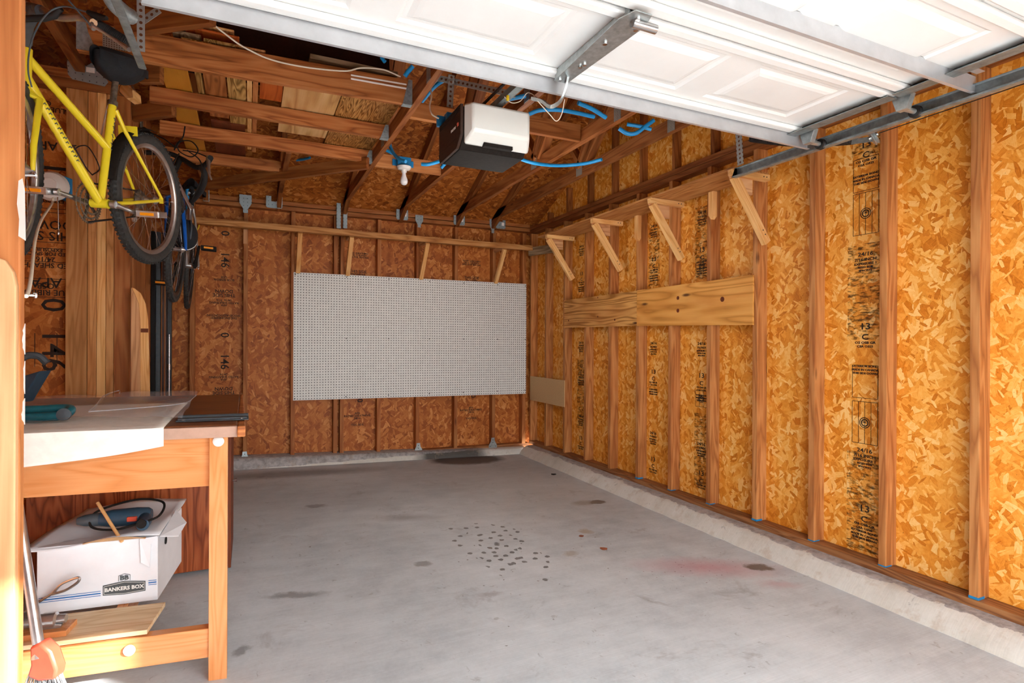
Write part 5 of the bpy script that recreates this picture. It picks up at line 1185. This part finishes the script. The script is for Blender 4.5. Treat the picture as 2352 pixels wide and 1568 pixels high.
# top: quadrilateral slab, dark
A = V((-.030, 1.835, 0)); B = V((-.036, 2.84, 0)); Cc = V((-1.3, 3.02, 0)); Dd = V((-1.3, 2.01, 0)); o0 = V((FRx, FRy, 0))/K
def slab(g, pts, z0, z1, o0=o0):
    vs = [p-o0+V((0, 0, z)) for z in (z0, z1) for p in pts]; ls = [V((-p.x, p.y, z)) for z in (z0, z1) for p in pts]; g.add(vs, [(0, 1, 2, 3), (7, 6, 5, 4), (0, 4, 5, 1), (1, 5, 6, 2), (2, 6, 7, 3), (3, 7, 4, 0)], ls)
g = MB(); slab(g, [A, B, Cc, Dd], zt-.034, zt); top = g.build('top', M_DTOP, desk, bevel=.004)
g = MB(); slab(g, [A+V((-.0, -.012, 0)), A+V((.0, -.001, 0)), Dd+V((0, -.001, 0)), Dd+V((0, -.012, 0))], zt-.036, zt-.004); g.build('front_edging', M_EDGE, top, bevel=.002)
g = MB(); slab(g, [A+V((.0, -.03, 0)), A+V((.022, -.03, 0)), B+V((.012, 0, 0)), B+V((.0, 0, 0))][::-1], zt-.034, zt-.002); g.build('side_edging', M_JOIST, top, bevel=.004)
# steel vise plate at the corner
vp_ = sZ(490, 958, ztw+.01)
t = thing('steel_plate', 'dark steel hinge plate lying on the corner of the workbench top', 'metal plate', (vp_.x, vp_.y, ztw+.001)); t.scale = (K, K, .7)
g = MB(); g.box((0, 0, .004), (.20, .075, .006), Rm); g.build('base', M_GREYP, t, bevel=.002)
g = MB(); g.cyl(tl*.098+V((0, .035, .012)), tl*-.098+V((0, .035, .012)), .011, 14); g.box(V((0, .0, .010)), (.19, .04, .006), Rm); g.build('hinge_barrel', M_GREYP, t, smooth=True)
for u in (-.08, .08): g = MB(); g.lathe([(.005, 0), (.005, .003)], tl*u+V((0, -.025, .0075)), (0, 0, 1), 12); g.build('rivet', M_STEEL, t)
# white felt, hanging over the front, and clear plastic sheet
fe = V((tl.y, -tl.x, 0)); fe = fe if fe.y < 0 else -fe
def felt(u, v):
    L = (.16+u*1.1)*K; x = V((FRx, FRy, 0))+tl*L; ov = K*(.062+.06*min(1, u*2.2))
    vv = v*1.35
    if vv < 1: p = x+bk*(.60-vv*.664)*K; z = ztw+.003+.0015*math.sin(u*30)*math.sin(v*9)
    else: q = (vv-1)/.35; p = x+bk*(-.064*K)+fe*(.006+.004*math.sin(u*24)); z = ztw+.002-q*(ov-.012+.006*math.sin(u*11))
    return p+V((0, 0, z))-V((0, 0, 0))
g = MB(); g.grid(felt, 40, 40); tag(g.build('felt_cloth', M_CLOTH, smooth=True, sol=.003), 'white felt cloth hanging over the front edge of the workbench', 'cloth')
c_ = [sZ(*p, ztw+.012) for p in ((418, 962), (455, 903), (270, 898), (60, 905), (57, 975))]
def sheet(u, v):
    a = c_[0].lerp(c_[1], v); b = V((-1.5, 2.55, 0)).lerp(V((-1.5, 3.70, 0)), v); p = a.lerp(b, u)
    h = .010+.010*math.sin(u*9+v*3)**2+.008*math.sin(v*14+u*5)+.004*math.sin(u*31)
    return V((p.x, p.y, ztw+.006+abs(h)))
g = MB(); g.grid(sheet, 60, 34); tag(g.build('plastic_sheet', M_SHEET, smooth=True), 'crinkled clear plastic sheet lying over the workbench top', 'plastic sheet')
pl = [sZ(x, y_, ztw+.03) for x, y_ in ((205, 945), (222, 928), (240, 908), (272, 897), (275, 903))]
g = MB(); g.tube(smooth_path(pl), .003, 6); g.tube(smooth_path([sZ(x, y_, ztw+.03) for x, y_ in ((205, 945), (300, 938), (420, 926), (450, 908))]), .002, 6); o = g.build('sheet_fold', M_SHEET, smooth=True); tag(o, 'raised fold line of the clear plastic on the workbench', 'plastic sheet')
# teal tool
tp = sZ(105, 958, ztw+.02)
t = thing('teal_tool', 'teal tool with a loop handle lying on the workbench', 'tool', (tp.x, tp.y, ztw+.030)); t.scale = (K, K, K)
g = MB(); ax_ = tl
g.tube(smooth_path([ax_*.14+V((0, -.02, -.005)), ax_*.03+V((0, -.025, -.004)), ax_*-.045+V((0, -.02, -.002)), ax_*-.06+V((0, .01, .01)), ax_*-.04+V((0, .03, .014)), ax_*.03+V((0, .03, .012)), ax_*.14+V((0, .03, .01))]), .013, 10); g.build('handle', M_TEAL, t, smooth=True)
g = MB(); g.lathe([(.017, 0), (.018, .012), (.010, .014)], ax_*-.052+V((0, -.02, 0)), (0, -1, .2), 18); g.build('end_knob', M_GREYP, t, smooth=True)
g = MB(); g.box(ax_*.15+V((0, 0, .0)), (.08, .07, .045), Rm); g.build('body', M_TEAL, t, bevel=.008)
t = thing('dustpan', 'dark blue grey dustpan with curved strap on the workbench', 'dustpan', sD(70, 880, 2.45)); t.scale = (K, K, K)
g = MB(); g.prism([(-.06, -.05), (-.01, -.065), (.01, -.03), (.055, .045), (-.06, .01)], (0, 0, 0), R2, (0, 0, 1), .05); g.build('pan', M_NAVY, t, bevel=.004)
g = MB(); g.tube(smooth_path([V((-.05, 0, .03)), V((-.02, 0, .09)), V((.02, 0, .095)), V((.045, 0, .07))]), [.012]*24+[.014], 8); g.build('strap', M_GREYP, t, smooth=True)

# cabinet behind the bench
CX, CY = -.084, 3.37
cb = thing('oak_cabinet', 'brown oak cabinet standing behind the workbench, drawers facing away', 'cabinet', (CX, CY, 0))
zb_c = sZ(430, 1296, 0); fzc = sD(430, 1296, 3.03).z; xl = -.95-CX
g = MB(); g.span((xl, 0, fzc), (-.014, .018, ztw-.055)); g.l = [V((v.z, v.x, v.y)) for v in g.v]; g.build('back_panel', M_DESKB, cb, bevel=.001)
g = MB(); g.span((-.014, -.0, fzc-.01), (.0, .50, ztw-.05)); g.build('side_panel', M_DARKB, cb, bevel=.001)
g = MB(); g.span((xl, .018, ztw-.07), (-.014, .5, ztw-.055)); g.build('top_panel', M_DESKB, cb)
g = MB(); g.span((xl, .018, fzc), (-.014, .5, fzc+.015)); g.build('bottom_panel', M_DESKB, cb)
for (a, b) in ((-.10, .42), (xl+.02, .42), (xl+.02, .03)): g = MB(); g.span((a, b, .036), (a+.08, b+.06, fzc)); g.build('foot', M_DARKB, cb, bevel=.002)
for px, py in ((538, 1158), (536, 1048)):
    q = sX(px, py, CX+.02)-V((CX, CY, 0)); q.y = .3; g = MB(); g.tube([V((.0, q.y, q.z)), V((.022, q.y, q.z))], [.006, .011], 12); g.build('knob', M_STEEL, cb, smooth=True)
g = MB(); g.span((-.30, CY+.0, .002), (-.075, CY+.09, .034)); tag(g.build('floor_block', M_GREYW, bevel=.003), 'flat weathered wood strip under the oak cabinet on the floor', 'block')
# carton under cabinet
ca_ = sZ(436, 1338, 0)
t = thing('small_carton', 'small white carton on the floor under the oak cabinet', 'carton', (ca_.x-.30, ca_.y+.06, .002))
g = MB(); g.span((0, 0, 0), (.30, .10, fzc-.004)); g.build('box', M_CARD, t, bevel=.002)
pq = sD(383, 1318, 2.95); text('.com', .026, V((pq.x-.01, t.location.y-.001, .052)), (1, 0, 0), (0, 0, 1), M_PRINTG, t, 'carton_lettering'); text('CODIA', .026, V((pq.x-.03, t.location.y-.001, .018)), (1, 0, 0), (0, 0, 1), M_PRINTG, t, 'carton_lettering', .0006)

# storage box
zs = zs1*K+.002
fr_, fl_ = sZ(362, 1377, zs), sZ(84, 1412, zs)
bt = thing('storage_box', 'worn white cardboard file box with torn lid under the workbench', 'box', (fr_.x, fr_.y, zs)); bt.scale = (K, K, K)
ud = (fl_-fr_); bw = ud.length/K; ud.normalize(); vd = V((-ud.y, ud.x, 0)); vd = vd if vd.y > 0 else -vd; bh = (sD(350, 1232, (fr_-V((0, 0, H))).dot(Fv)).z-zs)/K; bd = .34
RB = Matrix((ud, vd, V((0, 0, 1)))).transposed()
def Bp(u, v, z): return ud*u+vd*v+V((0, 0, z))
g = MB(); g.box(Bp(bw/2, bd/2, bh/2), (bw, bd, bh), RB); g.build('body', M_CARD, bt, bevel=.002)
g = MB()
lidp = [Bp(-.005, -.008, bh), Bp(bw+.02, -.012, bh-.004), Bp(bw*1.06, bd*.3, bh+.015), Bp(bw+.01, bd+.02, bh+.035), Bp(-.01, bd+.02, bh+.045), Bp(-.03, bd*.6, bh+.03)]
def lid(u, v):
    a = Bp(-.006+.0*v, -.008, bh+.008).lerp(Bp(bw+.035, -.016, bh-.0), u); b = Bp(-.012, bd+.02, bh+.035).lerp(Bp(bw-.02, bd+.0, bh+.03), u)
    p = a.lerp(b, v); return p+V((0, 0, .008*math.sin(u*6+v*5)-.006*math.sin(v*PI)))
g.grid(lid, 16, 12); lidm = g.build('lid', M_CARD, bt, smooth=True, sol=.004)
g = MB(); g.add([Bp(-.006, .0, bh), Bp(-.05, .05, bh-.02), Bp(-.058, .13, bh+.0), Bp(-.01, .2, bh+.03)], [(0, 1, 2, 3)]); g.add([Bp(.0, -.004, bh+.004), Bp(.05, -.006, bh), Bp(.045, -.012, bh-.075), Bp(.02, -.01, bh-.095), Bp(.018, -.008, bh-.02)], [(0, 1, 2, 3, 4)]); g.build('torn_flap', M_CARD, bt, sol=.003)
g = MB(); g.grid(lambda u, v: Bp(.03+u*.17, -.014-v*.012, bh+.006+.012*math.sin(u*PI)*v), 10, 2); g.build('torn_edge', M_CARDB, bt, sol=.003)
g = MB(); g.lathe([(.012, 0), (.012, .002)], Bp(-.001, bd*.28, bh-.045), -ud, 16); g.build('hand_hole', M_BLACK, bt)
nrm = -vd; zl = .052
g = MB(); 
for dz, hh in ((.004, .0035), (-.003, .0015), (.011, .0015)): 
    g.box(Bp(bw*.735, -.0012, zl-.012+dz), (bw*.50, .0008, hh), RB); g.box(Bp(bw*.045, -.0012, zl+.004+dz), (bw*.07, .0008, hh), RB)
g.build('blue_line', M_PRINTB, bt)
lo_ = Bp(bw*.285, -.0018, zl+.002)
lg = MB(); wd, hh = bw*.36, .036
lg.prism([(-wd/2, -hh/2), (wd*.0, -hh/2-.004), (wd/2, -hh/2), (wd/2, hh/2-.004), (0, hh/2+.004), (-wd/2, hh/2-.004)], lo_, -ud, (0, 0, 1), .0010); lgo = lg.build('logo_plate', M_PRINTG, bt)
lg = MB()
wd2, hh2 = wd*.95, hh*.80
for a, b in (((-wd2/2, -hh2/2), (0, -hh2/2-.004)), ((0, -hh2/2-.004), (wd2/2, -hh2/2)), ((wd2/2, -hh2/2), (wd2/2, hh2/2-.004)), ((wd2/2, hh2/2-.004), (0, hh2/2+.004)), ((0, hh2/2+.004), (-wd2/2, hh2/2-.004)), ((-wd2/2, hh2/2-.004), (-wd2/2, -hh2/2))):
    p, q = lo_-vd*.001-ud*a[0]+V((0, 0, a[1])), lo_-vd*.001-ud*b[0]+V((0, 0, b[1])); lg.beam(p, q, .0008, .0012, -vd if abs(a[0]-b[0]) < .001 else (0, 0, 1))
lg.build('logo_outline', M_WPLAS, lgo)
def btext(body, size, off, z, mat, bold=.0005, sx=1.):
    w = V((fr_.x, fr_.y, zs))+(lo_-vd*.0012-ud*off+V((0, 0, z)))*K; return text(body, size*K, w, -ud, (0, 0, 1), mat, bt, 'logo_lettering', bold*K, 'CENTER', sx, .0003)
btext('BANKERS BOX', .0165, 0, -.0065, M_WPLAS, .0006, 1.0); btext('BB', .020, 0, hh/2+.008, M_PRINTG, .0008, 1.1)
lg = MB()
for a, b in (((-.016, .004), (-.016, .022)), ((-.016, .022), (0, .027)), ((0, .027), (.016, .022)), ((.016, .022), (.016, .004))):
    p, q = lo_-ud*a[0]+V((0, 0, a[1]+hh/2)), lo_-ud*b[0]+V((0, 0, b[1]+hh/2)); lg.beam(p, q, .0008, .0014, -vd if abs(a[0]-b[0]) < .001 else (0, 0, 1))
lg.build('logo_cube', M_PRINTG, bt)
# drill on the box
bw0 = V((fr_.x, fr_.y, zs))
dr = thing('power_drill', 'dark blue corded power drill lying on top of the white file box', 'drill', bw0+Bp(bw*.42, bd*.30, bh+.046)*K); dr.scale = (K, K, K)
ax_ = ud
g = MB(); g.tube([ax_*.055, ax_*.02, ax_*-.05, ax_*-.085, ax_*-.095], [.022, .029, .030, .027, .02], 16); g.tube(smooth_path([ax_*-.06+vd*.0, ax_*-.085-vd*.03+V((0, 0, -.004)), ax_*-.09-vd*.085+V((0, 0, -.008))]), .019, 12); g.build('body', M_NAVY, dr, smooth=True)
g = MB(); g.tube([ax_*.055, ax_*.075, ax_*.10, ax_*.12], [.021, .021, .018, .011], 14); g.build('chuck', M_GREYP, dr, smooth=True)
g = MB(); g.box(ax_*-.045-vd*.03, (.03, .012, .016), RB); g.build('trigger', M_REDP, dr, bevel=.003)
g = MB(); g.lathe([(.014, 0), (.015, .006)], ax_*-.09-vd*.095, -vd, 16); g.build('end_cap', M_BLACKP, dr, smooth=True)
g = MB(); g.tube(smooth_path([ax_*-.09-vd*.09, ax_*-.13-vd*.05+V((0, 0, .01)), ax_*-.125+vd*.02+V((0, 0, .035)), ax_*-.05+vd*.05+V((0, 0, .045)), ax_*.03+vd*.03+V((0, 0, .035)), ax_*.075+V((0, 0, .018)), ax_*.07-vd*.03+V((0, 0, -.015)), ax_*.0-vd*.06+V((0, 0, -.022)), ax_*-.07-vd*.06+V((0, 0, -.01))]), .0038, 8); g.build('power_cord', M_BLACKP, dr, smooth=True)
g = MB(); g.tube([bw0+Bp(bw*.30, -.010, bh-.002)*K, bw0+Bp(bw*.60, .09, bh+.105)*K], .0065, 10); tag(g.build('dowel', M_STICK, smooth=True), 'thin wooden dowel sticking up beside the blue drill', 'dowel')
# plank & wood pieces on the stretchers
zp = zs1*K+.001
P1, P2 = sZ(369, 1386, zp+.012), sZ(350, 1452, zp+.012)
g = MB(); q0 = (P1+P2)/2; g.beam(q0, q0+tl*1.1, (P1-P2).length*.92, .016, (0, 0, 1)); tag(g.build('pine_plank', M_PALE, bevel=.001, origin=q0), 'pale pine plank lying across the lower rails of the workbench', 'plank')
q0 = sZ(165, 1440, zp+.03); g = MB(); g.beam(q0, q0+tl*.5, .09, .02); tag(g.build('small_plank', M_DESK, bevel=.001, origin=q0), 'short orange board lying on the pale pine plank', 'board')
q0 = sZ(100, 1425, zp+.065); t = thing('pipe_clamp', 'silver pipe clamp end resting on the short orange board', 'clamp', q0); t.scale = (K, K, K)
g = MB(); g.tube([tl*.20, tl*-.0, tl*-.03], .015, 14); g.build('pipe', M_GALV, t, smooth=True)
g = MB(); g.tube([tl*.0, tl*-.03, tl*-.035, tl*-.055], [.021, .021, .014, .012], 14); g.prism([(0, -.035), (.06, -.035), (.07, -.01), (.0, -.0)], tl*.02, -tl, (0, 0, 1), .03); g.build('jaw', M_CHROME, t, smooth=True)
# steel loop handle
g = MB(); pts = [sD(57, 1405, 2.18), sD(85, 1385, 2.18), sD(120, 1362, 2.18), sD(140, 1342, 2.18), sD(165, 1330, 2.18), sD(180, 1326, 2.18), sD(182, 1332, 2.18), sD(172, 1342, 2.18), sD(148, 1356, 2.18), sD(120, 1364, 2.18)]
g.tube(smooth_path(pts), .0052, 8); tag(g.build('steel_hook', M_CHROME, smooth=True), 'long steel hook with a looped handle in front of the file box', 'hook')
# broom
b0, b1_ = sD(88, 1478, 1.80), sD(52, 1240, 1.82); ex = b1_+(b1_-b0)*1.6
br = thing('broom', 'red broom with silver handle leaning in front of the workbench', 'broom', b0)
g = MB(); g.tube([V((0, 0, 0)), ex-b0], .0155, 14); g.tube([V((0, 0, 0)), (b0-b1_)*.12], [.0155, .024], 14); g.build('handle', M_CHROME, br, smooth=True)
h = [sD(x, y_, 1.80)-b0 for x, y_ in ((80, 1478), (104, 1468), (128, 1490), (142, 1530), (138, 1552), (100, 1556), (74, 1545), (82, 1520))]
g = MB(); vs = [p-Fv*.022 for p in h]+[p+Fv*.022 for p in h]; N = len(h); g.add(vs, [tuple(range(N)), tuple(range(N, 2*N))[::-1]]+[(i, (i+1) % N, N+(i+1) % N, N+i) for i in range(N)]); g.build('head', M_REDP, br, bevel=.008, smooth=True)
g = MB()
for i in range(230):
    u = random.random(); a = h[6].lerp(h[4], u)+V((0, 0, .005))+Fv*random.uniform(-.014, .014); d = V((0, 0, -1))*(.20)+R2*((u-.5)*.16+random.uniform(-.006, .006))+Fv*random.uniform(-.006, .006); g.tube([a, a+d*.6, a+d+R2*random.uniform(-.004, .004)], .0009, 4)
bro = g.build('bristles', M_BRIST, br); bro['kind'] = 'stuff'

# ------------------------------------------------------------------ leaves and twigs on the slab
def flat(name, px, py, size, mat, lab, cat, n=7, th=.002):
    p = sZ(px, py, .001); g = MB(); random.seed(px)
    poly = [(math.cos(2*PI*i/n)*size*random.uniform(.6, 1.1), math.sin(2*PI*i/n)*size*random.uniform(.6, 1.1)) for i in range(n)]
    g.prism(poly, (p.x, p.y, fz(p.x, p.y)+.0025), (1, 0, 0), (0, 1, 0), th); return tag(g.build(name, mat), lab, cat)
flat('dry_leaf', 1386, 1264, .028, M_LEAF, 'flat brown dry leaf lying on the bare slab', 'leaf')
flat('dry_leaf', 1335, 1235, .02, M_LEAF, 'small curled rust brown leaf near the bare slab middle', 'leaf')
flat('dark_leaf', 1272, 1090, .035, M_BLACK, 'black shrivelled leaf on the floor near the side curb', 'leaf', 9)
p = sZ(1364, 1305, .003); q = sZ(1384, 1300, .003); g = MB(); g.tube([p+V((0, 0, .002)), (p+q)/2+V((0, .004, .003)), q+V((0, 0, .002))], .0025, 6); tag(g.build('twig', M_BLACK), 'thin black twig lying on the slab', 'twig')

# ------------------------------------------------------------------ light
sc = bpy.context.scene
w = bpy.data.worlds.new('world'); sc.world = w; w.use_nodes = True
bg = w.node_tree.nodes['Background']; sky = w.node_tree.nodes.new('ShaderNodeTexSky'); sky.sky_type = 'HOSEK_WILKIE'
sky.sun_direction = V((.5, -.6, .6)).normalized(); sky.turbidity = 4
mixn = w.node_tree.nodes.new('ShaderNodeMix'); mixn.data_type = 'RGBA'; mixn.inputs[0].default_value = .75; mixn.inputs[7].default_value = (.93, .97, 1., 1)
w.node_tree.links.new(sky.outputs[0], mixn.inputs[6]); w.node_tree.links.new(mixn.outputs[2], bg.inputs[0]); bg.inputs[1].default_value = 10
def lamp(name, ty, loc, rot, e, size=None, col=(1, 1, 1), sy=None, portal=False):
    l = bpy.data.lights.new(name, ty); l.energy = e; l.color = col
    if ty == 'AREA':
        l.shape = 'RECTANGLE'; l.size = size; l.size_y = sy or size
        if portal: l.cycles.is_portal = True
    if ty == 'SUN': l.angle = size
    o = bpy.data.objects.new(name, l); C.objects.link(o); o.location = loc; o.rotation_euler = rot; return o
lamp('doorway_portal', 'AREA', (1.07, YF-.12, 1.07), (math.radians(90), 0, 0), 1, 2.86, (1, 1, 1), 2.14, True)
sun = lamp('sun', 'SUN', (0, -5, 8), (0, 0, 0), 20, math.radians(.9), (1, .97, .95))
SD = V((-1.01, 1.0, -.62)); sun.rotation_euler = SD.to_track_quat('-Z', 'Y').to_euler()
lamp('ceiling_fill', 'POINT', (1.6, 3.6, 2.0), (0, 0, 0), 22, None, (1, .96, .9)).data.shadow_soft_size = .35  # added fill to brighten the interior, no lamp hangs here
sc.view_settings.view_transform = 'Standard'; sc.view_settings.look = 'None'; sc.view_settings.exposure = 0.0
sc.cycles.use_denoising = True; sc.cycles.max_bounces = 6; sc.cycles.diffuse_bounces = 4; sc.cycles.glossy_bounces = 2; sc.cycles.transmission_bounces = 2; sc.cycles.use_adaptive_sampling = True; sc.cycles.adaptive_threshold = .12; sc.cycles.adaptive_min_samples = 12; sc.cycles.sample_clamp_indirect = 8
sc.cycles.caustics_reflective = False; sc.cycles.caustics_refractive = False
